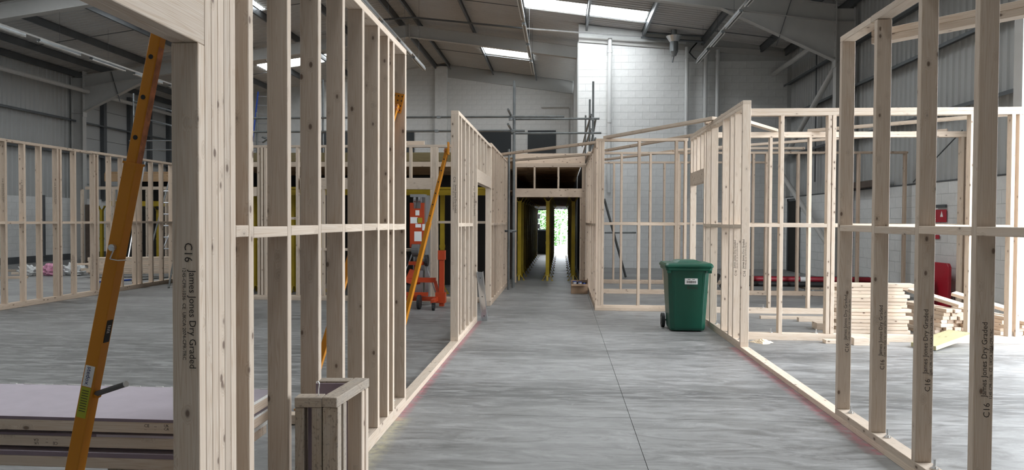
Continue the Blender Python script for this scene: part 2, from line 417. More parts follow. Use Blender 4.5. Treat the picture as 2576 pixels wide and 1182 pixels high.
# exit: dark door leaf standing open, window frame, low boarding
d1 = thing('exit_door', 'slate grey exit door leaf standing open at the far end of the corridor', 'door', (-.4, YB-.3, 0))
q = MB(); q.bb((-.46, YB-.62, .02), (-.36, YB-.02, 2.0)); q.build('door_leaf', SLATE, d1)
q = MB(); q.cyl((-.35, YB-.55, 1.0), (-.29, YB-.55, 1.0), .012); q.cyl((-.29, YB-.55, 1.0), (-.29, YB-.45, 1.0), .012); q.build('door_handle', BRIGHT, d1)
w1 = struct('window_1', None, loc=(-.75, YB, 1.05))
for a, b in (((-1.12, YB+.05, 1.05), (-1.07, YB+.12, 2.02)), ((-.50, YB+.05, 1.05), (-.42, YB+.12, 2.02)), ((-1.07, YB+.05, 1.05), (-.5, YB+.12, 1.1)), ((-1.07, YB+.05, 1.97), (-.5, YB+.12, 2.02))):
    q = MB(); q.bb(a, b); q.build('window_frame', SLATE, w1)
q = MB(); q.bb((-1.12, YB-.08, .02), (-.47, YB-.02, 1.05)); tag(q.build('boarding_sheet', SLATE, None), 'dark grey sheet boarding below the far corridor window', 'board')
# outside: bushes, mesh fence and barrier beyond the exit
def bush(c, r, h, label, n=2600, lf=.11):
    t = thing('bush', label, 'bush', (c[0], c[1], -.02), 'bushes outside the exit')
    s = MB(); s.cyl((c[0], c[1], -.02), (c[0], c[1], h*.5), .05, 6, .02); s.build('stem', BROWN, t)
    l = MB()
    for _ in range(n):
        a = random.uniform(0, 6.28); e = random.random()**.5; z = random.uniform(.02, 1)
        p = V((c[0]+math.cos(a)*e*r*(1.15-.5*z), c[1]+math.sin(a)*e*r*.6*(1.15-.5*z), z*h)); d1_ = V((random.uniform(-1, 1), random.uniform(-1, 1), random.uniform(-.6, 1))).normalized()*lf; d2 = d1_.cross(V((random.random(), random.random(), random.random()))).normalized()*lf*.45
        l.add([p-d1_, p+d2, p+d1_, p-d2], [(0, 1, 2, 3)])
    l.build('foliage', LEAF, t)
bush((-1.75, 40.2, 0), 1.7, 3.0, 'dense leafy bush outside seen through the far corridor window')
bush((-.1, 43.5, 0), 1.1, 2.2, 'thin leafy bush outside seen through the far exit doorway', 500)
bush((-5.6, 40.4, 0), 1.7, 3.6, 'tall leafy bush outside the far exit, furthest to the left')
bush((1.9, 39.6, 0), 1.2, 3.4, 'tall leafy bush outside right of the far exit doorway')
fn = thing('mesh_fence', 'pale steel mesh fence standing outside beyond the exit doorway', 'fence', (-1, 37.5, -.02))
q = MB()
for i in range(26): q.cyl((-3.2+i*.2, 37.5, -.02), (-3.2+i*.2, 37.5, 1.9), .008, 4)
q.build('fence_wires', GALV, fn)['kind'] = 'stuff'
for i in range(3): q = MB(); q.cyl((-3.2+2.5*i, 37.55, -.02), (-3.2+2.5*i, 37.55, 2.0), .03); q.build('fence_post', GALV, fn)
for z in (.15, 1.85): q = MB(); q.cyl((-3.2, 37.5, z), (1.8, 37.5, z), .018, 6); q.build('fence_rail', GALV, fn)
bh = thing('tube_barrier', 'bent white tube barrier outside the far exit doorway', 'barrier', (.15, 35.4, -.02))
q = MB(); q.path([(-.05, 35.4, -.02), (-.05, 35.4, .85), (0, 35.4, .95), (.2, 35.4, .95), (.27, 35.4, .85), (.27, 35.4, -.02)], .035); q.build('barrier_tube', PIPE, bh)
# ---- block core on the right (goes up to the roof)
wc = MB(); CX, CY = .5, 22.8
wc.prism([(CX, CY, 0), (XR+.22, CY, 0), (XR+.22, CY, roofz(XR)-.0), (CX, CY, roofz(CX)-.045)], (0, .25, 0)); wc.bb((CX, CY+.25, 0), (CX+.2, YB, 7.2))
wall_core = struct('wall_core', wc, MORTAR)
blockwork(wall_core, (CX, CY, 0), (1, 0, 0), 3.4, 0, 7.2, (0, -1, 0), lambda p: -p.z)
blockwork(wall_core, (3.95, CY, 0), (1, 0, 0), XR-3.95, 0, 6.52, (0, -1, 0), lambda p: (p.z < 2.9, -p.z), limit=150)
q = MB(); q.prism([(CX, CY-.06, 7.18), (XR-.1, CY-.06, 6.62), (XR-.1, CY-.06, 6.8), (CX, CY-.06, 7.34)], (0, .03, 0)); q.build('head_flashing', FRAME, wall_core)
q = MB(); q.prism([(CX-.03, CY, 6.9), (CX-.03, CY, 0), (CX-.03, YB-.1, 0), (CX-.03, YB-.1, 7.2), (CX-.03, CY, 7.2)], (.03, 0, 0)); q.build('core_side_face', CLAD, wall_core)
def soilpipe(px, z0, z1, label, r=.062):
    x = onY(px, 300, CY-.13).x
    t = thing('soil_pipe', label, 'pipe', (x, CY-.13, z0))
    q = MB(); q.cyl((x, CY-.13, z0), (x, CY-.13, z1), r, 12); q.build('pipe_run', PIPE, t, smooth=False)
    for z in (z0+2.2, z0+4.4):
        if z < z1-.2:
            q = MB(); q.cyl((x, CY-.13, z), (x, CY-.13, z+.1), r+.012, 12); q.build('pipe_collar', PIPE, t)
    return t
soilpipe(1533, 2.4, 7.25, 'white soil pipe ending in an open elbow on the white block core')
soilpipe(1727, 2.2, 6.95, 'white soil pipe left of the other two at the core corner')
soilpipe(1774, 2.2, 6.9, 'middle one of three white pipes on the block core')
soilpipe(1804, 2.2, 6.85, 'right one of three white pipes on the block core')
# ---- right wall: block dado, liner sheets above, big open door near the front
wr = MB()
for y0, y1 in ((YF, DOOR[0]), (DOOR[1], CY)):
    wr.bb((XR+.0, y0, 0), (XR+.22, y1, 2.25))
    wr.bb((XR+.12, y0, 2.25), (XR+.22, y1, 6.95))
wr.bb((XR+.12, DOOR[0], DOOR[2]), (XR+.22, DOOR[1], 6.95))
wall_right = struct('wall_right', wr, MORTAR)
blockwork(wall_right, (XR, DOOR[1]+.3, 0), (0, 1, 0), CY-DOOR[1]-.3, 0, 2.25, (-1, 0, 0), lambda p: p.y)
y = DOOR[1]+.3
while y < CY-.9: sheet(wall_right, 'liner_panel', (XR+.11, y+1, 2.27), (0, -1, 0), (0, 0, 1), 4.6, CLAD); y += 1
y = YF
while y < DOOR[0]-.9: sheet(wall_right, 'liner_panel', (XR+.11, y+1, 2.27), (0, -1, 0), (0, 0, 1), 4.6, CLAD); y += 1
q = MB(); q.bb((XR-.02, DOOR[1]+.3, 2.25), (XR+.11, CY-.02, 2.275)); q.build('sill_flashing', PURL, wall_right)
def zrail(parent, a, b, out, name='side_rail'):
    a, b, out = V(a), V(b), V(out); q = MB(); up = V((0, 0, 1))
    if abs((b-a).normalized().z) > .9: up = V((0, 1, 0))
    q.bar(a+out*.1, b+out*.1, .2, .006, out); q.bar(a+up*.03, b+up*.03, .06, .006, up); q.bar(a+out*.2-up*.03, b+out*.2-up*.03, .06, .006, up)
    return q.build(name, PURL, parent)
for z in (3.55, 4.75, 5.75): zrail(wall_right, (XR+.075, DOOR[1]+.35, z), (XR+.075, CY-.06, z), (-1, 0, 0))
q = MB(); q.bb((XR-.06, 20.1, 2.6), (XR-.04, 20.16, 6.3)); q.build('sag_rod', PURL, wall_right)
q = MB(); q.bb((XR+.0, DOOR[1], 0), (XR+.22, DOOR[1]+.3, DOOR[2]+.2)); q.build('door_jamb', BLUEDOOR, wall_right)
# ---- left wall
wl = MB(); wl.bb((XL-.22, YF, 0), (XL, YB, 2.2)); wl.bb((XL-.22, YF, 2.2), (XL-.12, YB, 6.95)); wall_left = struct('wall_left', wl, MORTAR)
blockwork(wall_left, (XL, 17, 0), (0, 1, 0), 15.1, .22, 2.2, (1, 0, 0), lambda p: p.y)
y = YF
while y < 25: sheet(wall_left, 'liner_panel', (XL-.1, y, 2.22), (0, 1, 0), (0, 0, 1), 4.7, CLAD); y += 1
for k in range(8):
    q = MB(); q.bb((XL-.09, 25.1, 2.22+k*.58), (XL-.04, 31.95, 2.22+k*.58+.565)); q.build('door_panel', PANELW, wall_left)
for yy in (26.6, 28.3, 29.7, 31.2): q = MB(); q.bb((XL-.04, yy-.09, 2.2), (XL+.12, yy+.09, 6.5)); q.build('dark_post', PURL, wall_left)
for z in (3.9, 5.1): zrail(wall_left, (XL-.06, YF, z), (XL-.06, 31.8, z), (1, 0, 0))
q = MB(); q.bb((XL, 15, 0), (XL+.06, 31.9, .22)); q.build('dark_skirting', PURL, wall_left)
q = MB(); q.cyl((XL+.08, 23.3, .2), (XL+.08, 23.3, 2.3), .05); q.build('downpipe', PURL, wall_left)
# ---- front wall behind the camera, so that the hall is closed
wf = MB(); wf.bb((XL-.2, YF-.2, 0), (XR+.2, YF, 9)); struct('wall_front', wf, CLAD)
# ---- roof: liner sheets one metre wide, rooflight strips, purlins
ceiling = struct('ceiling', None, loc=(RX, 13, RZ))
sl_r = math.hypot(12.4+.25, RZ-EZ); sl_l = math.hypot(12.5+.25, RZ-EZ)
ur = V((12.4, 0, EZ-RZ)).normalized(); ul = V((-12.5, 0, EZ-RZ)).normalized()
def roof_run(u, wd, y, x0, x1, name, mat):
    """one sheet on a slope, from x0 to x1 measured along X from the ridge"""
    s = abs(u.x); a, b = x0/s, x1/s
    o = V((RX, y if wd > 0 else y+1, RZ)) + u*a
    sheet(ceiling, name, o, (0, wd, 0), u, b-a, mat)
row = YF-.25+1.0
row = -6.25
while row < YB-.3:
    lit = abs((row+.25) % 7) < .01 and row > -3
    if lit:
        far = row > 27; xr_e = 7.85 if row > 0 else 5.6  # unseen strip behind the camera kept short to weaken its fill light
        for a, b, n, m in (((0, 2.25, 'roof_panel', LINER), (2.25, 4.2, 'rooflight_panel', ROOFL), (4.2, 12.65, 'roof_panel', LINER)) if far else ((0, 4.25, 'roof_panel', LINER), (4.25, xr_e, 'rooflight_panel', ROOFL), (xr_e, 12.65, 'roof_panel', LINER))):
            roof_run(ur, 1, row, a, b, n, m)
        xe_ = 6.8 if row > 20 else 9.6 if row > 0 else 5.6  # unseen nearer left strips lengthened for fill light, the one behind camera shortened
        for a, b, n, m in ((0, 3.9, 'roof_panel', LINER), (3.9, xe_, 'rooflight_panel', ROOFL), (xe_, 12.75, 'roof_panel', LINER)):
            roof_run(ul, -1, row, a, b, n, m)
    else:
        roof_run(ur, 1, row, 0, 12.65, 'roof_panel', LINER); roof_run(ul, -1, row, 0, 12.75, 'roof_panel', LINER)
    row += 1
# outer skin that keeps the sky out beside the rooflights
q = MB()
q.prism([(RX, YF-.3, RZ+.18), (XR+.6, YF-.3, EZ+.1), (XR+.6, YF-.3, EZ+.16), (RX, YF-.3, RZ+.24)], (0, YB-YF+.9, 0)); q.build('outer_roof_skin', FRAME, ceiling)
q = MB()
q.prism([(RX, YF-.3, RZ+.18), (XL-.6, YF-.3, EZ+.1), (XL-.6, YF-.3, EZ+.16), (RX, YF-.3, RZ+.24)], (0, YB-YF+.9, 0)); q.build('outer_roof_skin', FRAME, ceiling)
def purlin(x):
    z = roofz(x)-.035; s = 1 if x < RX else -1
    q = MB(); q.bb((x-.004, YF, z-.2), (x+.004, YB-.1, z)); q.bb((x-.03, YF, z-.006), (x+.035, YB-.1, z)); q.bb((x-.06 if s > 0 else x, YF, z-.206), (x if s > 0 else x+.06, YB-.1, z-.2))
    q.build('purlin', PURL, ceiling)
for x in (-5.1, -3.15, -1.2, .72, 2.5, 4.35, 6.15, 6.9, -5.7, -7.6, -9.45, -11.3, -13.15, -15.0, -16.7, -17.75): purlin(x)
for y in (21.4, 28.6):           # sag bars across the purlins
    for x0, x1 in ((-5.1, -3.15), (-3.15, -1.2), (.72, 2.5), (2.5, 4.35), (4.35, 6.15), (-7.6, -9.45), (-11.3, -13.15), (-13.15, -15.0), (-15.0, -16.7)):
        q = MB(); q.cyl((x0, y, roofz(x0)-.14), (x1, y, roofz(x1)-.14), .012, 5); q.build('sag_bar', PURL, ceiling)
for y in (22.45,):                # round brace tube below the purlins
    P = lambda px, py: onY(px, py, y)
    q = MB(); q.cyl(P(1325, 72), P(1612, 94), .03, 8); q.build('bright_conduit', BRIGHT, ceiling)
    q = MB(); q.cyl(P(930, 52), P(1040, 44), .03, 8); q.cyl(P(1040, 44), P(1325, 72), .03, 8); q.build('dark_conduit', PURL, ceiling)
    q = MB(); q.cyl(P(1612, 94), P(1775, 106), .035, 8); q.build('dark_conduit', PURL, ceiling); q = MB(); q.cyl(P(1625, 82), P(1785, 93), .03, 8); q.build('dark_conduit', PURL, ceiling)
# ---- steel portal frames
def ibeam(q, a, b, d, bf, out, tf=.014, tw=.009):
    """I section from a to b: a, b on the centre line, out = depth direction"""
    a, b = V(a), V(b); ax = (b-a).normalized(); out = V(out); out = (out-ax*out.dot(ax)).normalized(); sd = ax.cross(out)
    for s in (-1, 1): q.bar(a+out*s*(d/2-tf/2), b+out*s*(d/2-tf/2), bf, tf, sd)
    q.bar(a, b, d-2*tf, tw, out)
def portal_frame(y, label):
    t = thing('portal_frame', label, 'steel frame', (RX, y, 0), 'steel portal frames of the hall')
    for sgn, xe in ((1, XR), (-1, XL)):
        q = MB(); xc = xe-sgn*.24
        ibeam(q, (xc, y, 0), (xc, y, roofz(xc)-.3), .44, .2, (1, 0, 0))
        for zz in (5.35, 6.3): q.box((xc, y, zz), (.42, .19, .012))
        q.build('column', FRAME, t)
        q = MB(); a = V((RX, y, roofz(RX)-.25-.21)); b = V((xe-sgn*.46, y, roofz(xe-sgn*.46)-.25-.21)); ibeam(q, a, b, .42, .19, (0, 0, 1)); q.build('rafter', FRAME, t)
        # haunch: tapered cutting welded below the rafter end
        xi = xe-sgn*.46; zi = roofz(xi)-.67; xo = xe-sgn*3.15; zo = roofz(xo)-.67; zb = 5.38
        q = MB(); q.prism([(xi, y-.006, zi), (xo, y-.006, zo), (xi, y-.006, zb)], (0, .012, 0))
        A, B = V((xi, y, zb)), V((xo, y, zo)); q.bar(A, B, .19, .014, (0, 1, 0)); q.build('haunch', FRAME, t)
        q = MB(); q.box((xi-sgn*.01, y, (zb+zi)/2+.2), (.02, .22, 1.65)); 
        for k in range(9):
            for s in (-.07, .07): q.cyl((xi-sgn*.02, y+s, zb+.1+k*.19), (xi-sgn*.045, y+s, zb+.1+k*.19), .016, 6)
        q.build('bolted_end_plate', FRAME, t)
        q = MB(); q.bar((xe-sgn*1.5, y-.05, roofz(xe-sgn*1.5)-.22), (xe-sgn*1.85, y-.05, 5.75), .05, .006, (0, 1, 0)); q.build('fly_brace', PURL, t)
    q = MB(); q.box((RX, y, RZ-.47), (.03, .21, .5)); q.build('apex_plate', FRAME, t)
    return t
portal_frame(3.6, 'grey steel portal frame of the hall nearest the photographer')
portal_frame(10.75, 'grey steel portal frame beside the open door on the right')
portal_frame(17.7, 'grey steel portal frame whose haunch hangs over the right-hand rooms')
portal_frame(24.9, 'grey steel portal frame furthest back with its apex showing')
def brace(pts, r, label, name='brace_tube', mat=None):
    q = MB(); q.cyl(*pts, r, 12); return tag(q.build(name, mat or FRAME, None, smooth=False), label, 'tube')
brace(((6.55, 17.85, 6.1), (6.55, 22.74, 6.1)), .075, 'round grey eaves tube running to the back corner on the right')
brace(((6.62, 17.85, 5.28), (6.62, 22.2, 3.2)), .07, 'sloping grey brace tube high on the right-hand cladding')
brace(((6.62, 22.2, 3.05), (6.62, 17.85, .75)), .07, 'sloping grey brace tube low against the right-hand block wall')
brace(((-17.2, 17.85, 6.1), (-17.2, 24.76, 6.1)), .075, 'long round grey eaves tube on the left wall, nearer half')
brace(((-17.2, 25.05, 6.1), (-17.2, 32.0, 6.1)), .075, 'round grey eaves tube on the left wall beyond the column')
# ---- lighting trunking with batten fittings, hung below the roof
def trunking(a, b, n, label):
    a, b = V(a), V(b); d = b-a; t = thing('lighting_trunking', label, 'light fitting', a)
    q = MB(); q.bar(a, b, .06, .05, (1, 0, 0)); q.build('trunking_rail', FRAME, t)
    for k in range(n):
        c0 = a+d*((k+.12)/n); c1 = a+d*((k+.88)/n) if k < n-1 else b
        q = MB(); q.bar(c0-V((0, 0, .055)), c1-V((0, 0, .055)), .10, .05, (1, 0, 0)); q.build('batten_body', GALV, t)
        for s in (-.035, .035):
            q = MB(); q.cyl(c0-V((s, 0, .098)), c1-V((s, 0, .098)), .017, 6); q.build('light_tube', TUBEL, t)
        m = (c0+c1)/2; q = MB(); q.cyl(m, (m.x, m.y, roofz(m.x)-.05), .004, 4); q.build('hanger_wire', PURL, t)
trunking((4.1, 9.2, 6.42), (4.1, 22.1, 6.42), 7, 'row of batten lights hung over the right-hand rooms')
trunking((-1.0, 9.5, 6.6), (-1.0, 24.4, 6.6), 7, 'row of batten lights hung above the corridor')
trunking((-4.45, 9.5, 6.42), (-4.45, 22.7, 6.42), 7, 'row of batten lights just left of the corridor above the left room')
trunking((-14.1, 9.5, 6.36), (-14.1, 26.6, 6.36), 8, 'row of batten lights hung near the left eaves')
# flue cone / heater head hanging under the roof on the right
t = thing('flue_terminal', 'metal flue terminal with flared collar under the roof', 'flue', (3.4, 22.2, 6.6))
q = MB(); q.cyl((3.4, 22.2, 6.70), (3.4, 22.2, 7.0), .13, 14); q.cyl((3.4, 22.2, 6.57), (3.4, 22.2, 6.70), .07, 12, .13); q.build('flue_body', GALV, t)
q = MB(); q.cyl((3.4, 22.2, 7.0), (3.4, 22.2, 7.17), .13, 14, .24); q.build('flared_collar', BRIGHT, t)
q = MB(); q.cyl((3.36, 22.2, 6.37), (3.40, 22.2, 6.57), .02, 6); q.build('nozzle', GALV, t)
q = MB(); q.cyl((3.4, 22.2, 7.17), (3.4, 22.2, 7.36), .09, 10); q.build('hanging_stub', GALV, t)
t = thing('power_cable', 'black cable looping down to the last batten light on the right', 'cable', (4.0, 22.0, 6.4))
q = MB(); q.path([(4.2, 22.65, 7.1), (3.98, 22.5, 6.85), (3.9, 22.35, 6.7), (4.02, 22.2, 6.5), (4.09, 22.14, 6.44)], .022, 6); q.build('cable_run', BLACK, t)
# ================================================================ TIMBER FRAMES
T, WD = .045, .095
class Fr:
    """one stud partition: an Empty with every stud, plate, noggin and lintel as its own part"""
    def __init__(s, label, axis, fix, a0, name='stud_wall', cat='stud wall', mat=None):
        s.ax, s.fix, s.mat = axis, fix, mat or WOOD
        s.e = thing(name, label, cat, s.pt(a0, 0)); s.wd = (1, 0, 0) if axis == 'y' else (0, 1, 0)
    def pt(s, a, z): return V((s.fix, a, z)) if s.ax == 'y' else V((a, s.fix, z))
    def stud(s, a, z0, z1, name='stud', t=T, w=WD, mat=None): return tim(s.e, name, s.pt(a, z0), s.pt(a, z1), s.wd, w, t, mat or s.mat)
    def plate(s, a0, a1, z, name='top_plate', t=T, w=WD, mat=None): return tim(s.e, name, s.pt(a0, z+t/2), s.pt(a1, z+t/2), s.wd, w, t, mat or s.mat)
    def nogs(s, cs, z=1.425, t=T, ts=T):
        for a, b in zip(cs, cs[1:]):
            if b-a > ts+.06: s.plate(a+ts/2, b-ts/2, z+random.uniform(-.004, .004), 'noggin')
    def lintel(s, a0, a1, z0, z1, th=.0465):
        for k in (-1, 1):
            off = V(s.wd)*(k*(th/2+.0006)); tim(s.e, 'lintel', s.pt(a0, (z0+z1)/2)+off, s.pt(a1, (z0+z1)/2)+off, s.wd, th, z1-z0, s.mat)
    def bolt(s, a, z=.09, off=0):
        p = s.pt(a, z)+V(s.wd)*off; q = MB(); q.cyl(p, p+V((0, 0, .006)), .022, 8); q.cyl(p+V((0, 0, .006)), p+V((0, 0, .018)), .012, 6); q.cyl(p+V((0, 0, .018)), p+V((0, 0, .055)), .0065, 6); q.build('anchor_bolt', BRIGHT, s.e)
XA = -1.235; XRA = 2.08; H = 2.845
yA = lambda px: onX(px, 560, XA).y
yR = lambda px, py=560: onX(px, py, XRA).y
# ---- wall A, left of the corridor, nearest
A = Fr('tall open stud wall left of the corridor in the foreground', 'y', XA-WD/2, 2.5)
J0, J6 = yA(499.6), yA(593.8); jt = (J6-J0)/6
LB = 2.10
for k in range(6):
    s = A.stud(J0+(k+.5)*jt, .09, LB-.001 if k == 0 else H-T, 'jamb_stud', jt-.0015)
    if k == 0: stamp(s, A.fix+.012, J0, 1.42, False, 1.0)
A.lintel(1.02, J0+jt-.001, LB, LB+.245)
for k in range(2): A.stud(.98-.045*k, .09, H-T if k else H-T, 'jamb_stud')
ends = [yA(p) for p in (638.4, 733, 808.5, 868.2, 916.8, 955.2, 979.4, 992.5, 1022)]
cs = [e-T/2 for e in ends]
for c in cs: A.stud(c, .09, H-T)
A.nogs([J6-T/2]+cs, 1.428)
A.plate(.9, ends[-1], H-T); A.plate(J0, ends[-1], T, 'bottom_plate'); A.plate(.9, 6.9, 0, 'sole_plate')
for c in (cs[5]-.12, cs[8]-.12, cs[3]-.12): A.bolt(c, .09, -.03)
# ---- wall B, left of the corridor, further on, with a doorway
B = Fr('stud wall with a doorway left of the corridor further back', 'y', XA-WD/2, 8.6)
HB = 2.81; pB = [yA(p) for p in (1161.5, 1171.6, 1181.4, 1190.7, 1201.5)]
b0 = yA(1154.7)-T
s = B.stud(b0+T/2, .09, HB-T); stamp(s, B.fix, b0, 2.02, False)
for e in pB: B.stud(e-T/2, .09, HB-T)
stamp(B.stud(pB[-1]-T*1.5-.001, .09, HB-T), B.fix, pB[-1]-2*T-.001, 2.0, False)
B.nogs([b0+T/2]+[e-T/2 for e in pB[:-1]], 1.42)
d0, d1_ = pB[-1], 12.35
B.lintel(d0+.002, d1_-.002, 2.06, 2.255)
for e in (1209.7, 1218, 1225): B.stud(yA(e)-T/2, 2.257, HB-T, 'cripple_stud')
B.stud(d1_+T/2, .09, HB-T, 'jamb_stud'); B.stud(d1_+T*1.5+.001, .09, HB-T, 'jamb_stud'); B.stud(d0-T*.5, .0901, HB-T, 'jamb_stud', t=.0001) if False else None
B.plate(b0, d1_+2*T, HB-T); B.plate(b0, d0, T, 'bottom_plate'); B.plate(6.9, d0, 0, 'sole_plate'); B.plate(d1_, d1_+2*T, 0, 'sole_plate'); B.plate(d1_, d1_+2*T, T, 'bottom_plate')
B2 = Fr('closely studded wall at the far left of the corridor by the scaffold poles', 'y', XA-WD/2, 12.6, mat=WOODB)
c0 = d1_+2*T+.004; H2 = 2.86
ss = [c0+T/2]+[yA(p)-T/2 for p in (1242.7, 1250, 1257.4, 1263.8, 1270.6)]+[16.9]
ss = [ss[0], 12.95, 13.35, 13.75, 14.15, 14.55, 14.95, 15.35, 15.75, 16.2, 16.6, 16.9]
for i, c in enumerate(ss):
    s = B2.stud(c, .09, H2-T)
B2.nogs(ss, 1.41); B2.plate(c0, 16.93, H2-T); B2.plate(c0, 16.93, 0, 'sole_plate'); B2.plate(c0, 16.93, T, 'bottom_plate')
# ---- near right wall
HR = 2.89
R = Fr('tall open stud wall on the right in the foreground', 'y', XRA+WD/2, 5.5)
rs = [e-T/2 for e in (yR(2100.4, 1028), yR(2184.5, 1085), yR(2292, 1150), yR(2434, 1100))]; rs += [rs[-1]-.592, rs[-1]-1.184, rs[-1]-1.776]
for i, c in enumerate(rs):
    s = R.stud(c, .09, HR-T)
    if i < 4: stamp(s, R.fix+.016, c-T/2, onX((2125, 2213, 2325, 2475)[i], (886, 930, 985, 1052)[i], R.fix).z, True, (1.0, 1.0, 1.12, 1.12)[i])
R.nogs(rs[::-1], 1.43); R.plate(rs[-1]-.2, rs[0]+T/2, T, 'bottom_plate'); R.plate(rs[-1]-.2, 8.4, 0, 'sole_plate')
R.plate(rs[1]+.08, rs[0]+T/2, HR-T); R.plate(rs[-1]-.2, rs[1]+.078, HR-T+.004)
for c in rs[:4]: R.bolt(c-.13, .09, .01)
g = [V((2.20, 5.22, 2.80)), V((3.9, 3.30, 2.80))]
for z in (2.776, 2.822): tim(R.e, 'diagonal_plate', g[0]+V((0, 0, z-2.80)), g[1]+V((0, 0, z-2.80)), (1, 1, 0), .095, .045)
tim(R.e, 'diagonal_prop', (3.82, 3.39, 0), (3.82, 3.39, 2.75), (1, 0, 0))
# ---- right wall beside the bin, beyond the opening
R2 = Fr('double studded wall with a doorway behind the green bin', 'y', XRA+WD/2, 8.5)
HQ = 2.90; f0 = 8.40
s = R2.stud(f0+T/2, .09, HQ-T); stamp(s, R2.fix-.01, f0, .86, True)
q2 = [f0+T/2, 8.79, 9.02, 9.42, 10.13, 10.48, 10.62]
for i, c in enumerate(q2[1:]):
    s = R2.stud(c, .09, HQ-2*T)
    if i == 0: stamp(s, R2.fix-.02, c-T/2, .84, True)
R2.nogs(q2, 1.42)
R2.plate(f0, 11.78, HQ-T); R2.plate(f0+T+.002, 11.78, HQ-2*T); R2.plate(f0, 10.65, T, 'bottom_plate'); R2.plate(8.402, 10.65, 0, 'sole_plate')
R2.lintel(10.645, 11.7, 2.08, 2.28)
for c in (10.9, 11.2, 11.5): R2.stud(c, 2.282, HQ-2*T, 'cripple_stud')
R2.stud(11.725, 0, HQ-2*T, 'jamb_stud')
for c in (8.62, 9.2, 9.9): R2.bolt(c)
# ---- cross walls on the right, nearest first
def cross(label, y, x0, x1, h, studs, nt=1, nb=2, nog=True, mat=None, zn=1.43, segs=None):
    f = Fr(label, 'x', y+WD/2, (x0+x1)/2, mat=mat)
    for c in studs: f.stud(c, .045*nb, h-T*nt)
    st = sorted(studs)
    if nog: f.nogs(st, zn)
    for k in range(nt): f.plate(x0, x1, h-T*(k+1)-.0003*k)
    for k in range(nb): f.plate(x0, x1, T*k, 'sole_plate' if k == 0 else 'bottom_plate')
    return f
xY = lambda px, Y: onY(px, 560, Y).x
Y1 = 9.17
sx = [xY(p, Y1) for p in (1966, 2085, 2096.5)]
R1 = cross('nearest cross stud wall on the right, behind the sawdust heap', Y1, XRA+WD+.004, 6.6, 2.925, [XRA+WD+.03]+sx+[xY(2206, Y1), xY(2325, Y1), xY(2443, Y1), xY(2546, Y1), xY(2565, Y1), 6.4], 2)
for x in (sx[0]-.1, sx[1]-.12, 4.95, 5.6): R1.bolt(x)
Y2 = 11.82
R2x = cross('second cross stud wall on the right, behind the first', Y2, XRA+WD+.06, xY(2440, Y2), 2.955, [xY(p, Y2) for p in (1938, 2037, 2140, 2208, 2325, 2419, 2433)], 2)
for x in (3.3, 4.0): R2x.bolt(x)
CR = cross('stud wall facing the corridor between the end post and the bin', Y2+.1, .56, XRA-.004, 2.87, [.585, .632, .68]+[xY(p, 12) for p in (1606, 1699, 1722)], 1, mat=WOODB)
Y3 = 14.75
R3 = cross('third cross stud wall on the right, behind the second', Y3, .66, xY(2282, Y3), 2.92, [xY(p, Y3) for p in (1563, 1636, 1706, 1895, 1928, 2008, 2160, 2277)]+[2.35, 3.0], 1, mat=WOODB)
Y4 = 17.15
R4 = cross('rearmost cross stud wall on the right by the white block core', Y4, .74, 4.9, 2.92, [xY(p, Y4) for p in (1544, 1671)]+[2.8, 3.6, 4.3, 4.87], 1, mat=WOODB)
# ---- wall C: right-hand side of the far corridor
CXF = .565
Cw = Fr('stud wall on the right of the far corridor beside the cardboard box', 'y', CXF+WD/2, 12.1, mat=WOODB)
cs_ = [12.05, 12.62, 12.95, 13.55, 13.72, 14.35, 14.72, 15.3, 15.9, 16.5, 16.95]
for c in cs_: Cw.stud(c, .09, 2.80)
Cw.nogs(cs_, 1.41); Cw.plate(12.03, 17.0, 2.80); Cw.plate(12.03, 17.0, 0, 'sole_plate'); Cw.plate(12.03, 17.0, T, 'bottom_plate')
# ---- wall F: the opening into the propped corridor
YFW = 17.08
Fw = Fr('stud wall with lintel framing the propped corridor opening', 'x', YFW+WD/2, -.3, mat=WOODB)
fl_, fr_ = onY(1299, 600, YFW).x, onY(1458, 600, YFW).x
for c in (fl_-.0225, fr_+.0225, fr_+.07, fr_+.115): Fw.stud(c, 0, 2.06, 'jamb_stud')
for c in (fl_-.0225, fr_+.07, fr_+.115): Fw.stud(c, 2.272, 2.78)
Fw.lintel(fl_-.045, fr_+.14, 2.062, 2.27)
for p in (1344, 1404): Fw.stud(xY(p, YFW), 2.271, 2.78, 'cripple_stud')
Fw.plate(fl_-.1, fr_+.14, 2.78); Fw.plate(fl_-.1, fr_+.14, 2.826)
# ---- wall G: back wall of the left-hand room
YG = 12.85
G = Fr('stud wall with a wide lintel at the back of the left room', 'x', YG+WD/2, -3.3)
xg = lambda p: xY(p, YG)
gx = [xg(650), xg(658.5), xg(667), xg(747), -4.2, xg(1085), xg(1094), xg(1099)]
xe = XA-WD-.01
for c in gx[:4]: G.stud(c, .09, 2.83)
gz = [xg(1085)]
G.stud(xg(1085), .09, 2.06, 'jamb_stud'); G.stud(xg(1085), 2.272, 2.83); G.stud(xg(1085)+.0465, .09, 2.83); G.stud(xg(1085)+.093, .09, 2.83); G.stud(xe-.025, .09, 2.83)
G.lintel(xg(752)+.02, xg(1085)+.022, 2.062, 2.27); G.lintel(-6.6, gx[0]-.03, 1.93, 2.10)
for p in (1032, 900, 820, 960): G.stud(xg(p), 2.271, 2.83, 'cripple_stud')
for p in (812, 880, 945, 1010): G.stud(xg(p), .09, 2.06)
G.nogs([xg(752), xg(812), xg(880), xg(945), xg(1010), xg(1085)], .93); G.nogs([xg(1085)+.093, xe-.025], 1.44); G.nogs([gx[2], gx[3]], 1.50)
G.plate(gx[0]-.1, xe, 2.83); G.plate(gx[0]-.1, xe, 0, 'sole_plate'); G.plate(gx[0]-.1, xe, T, 'bottom_plate')
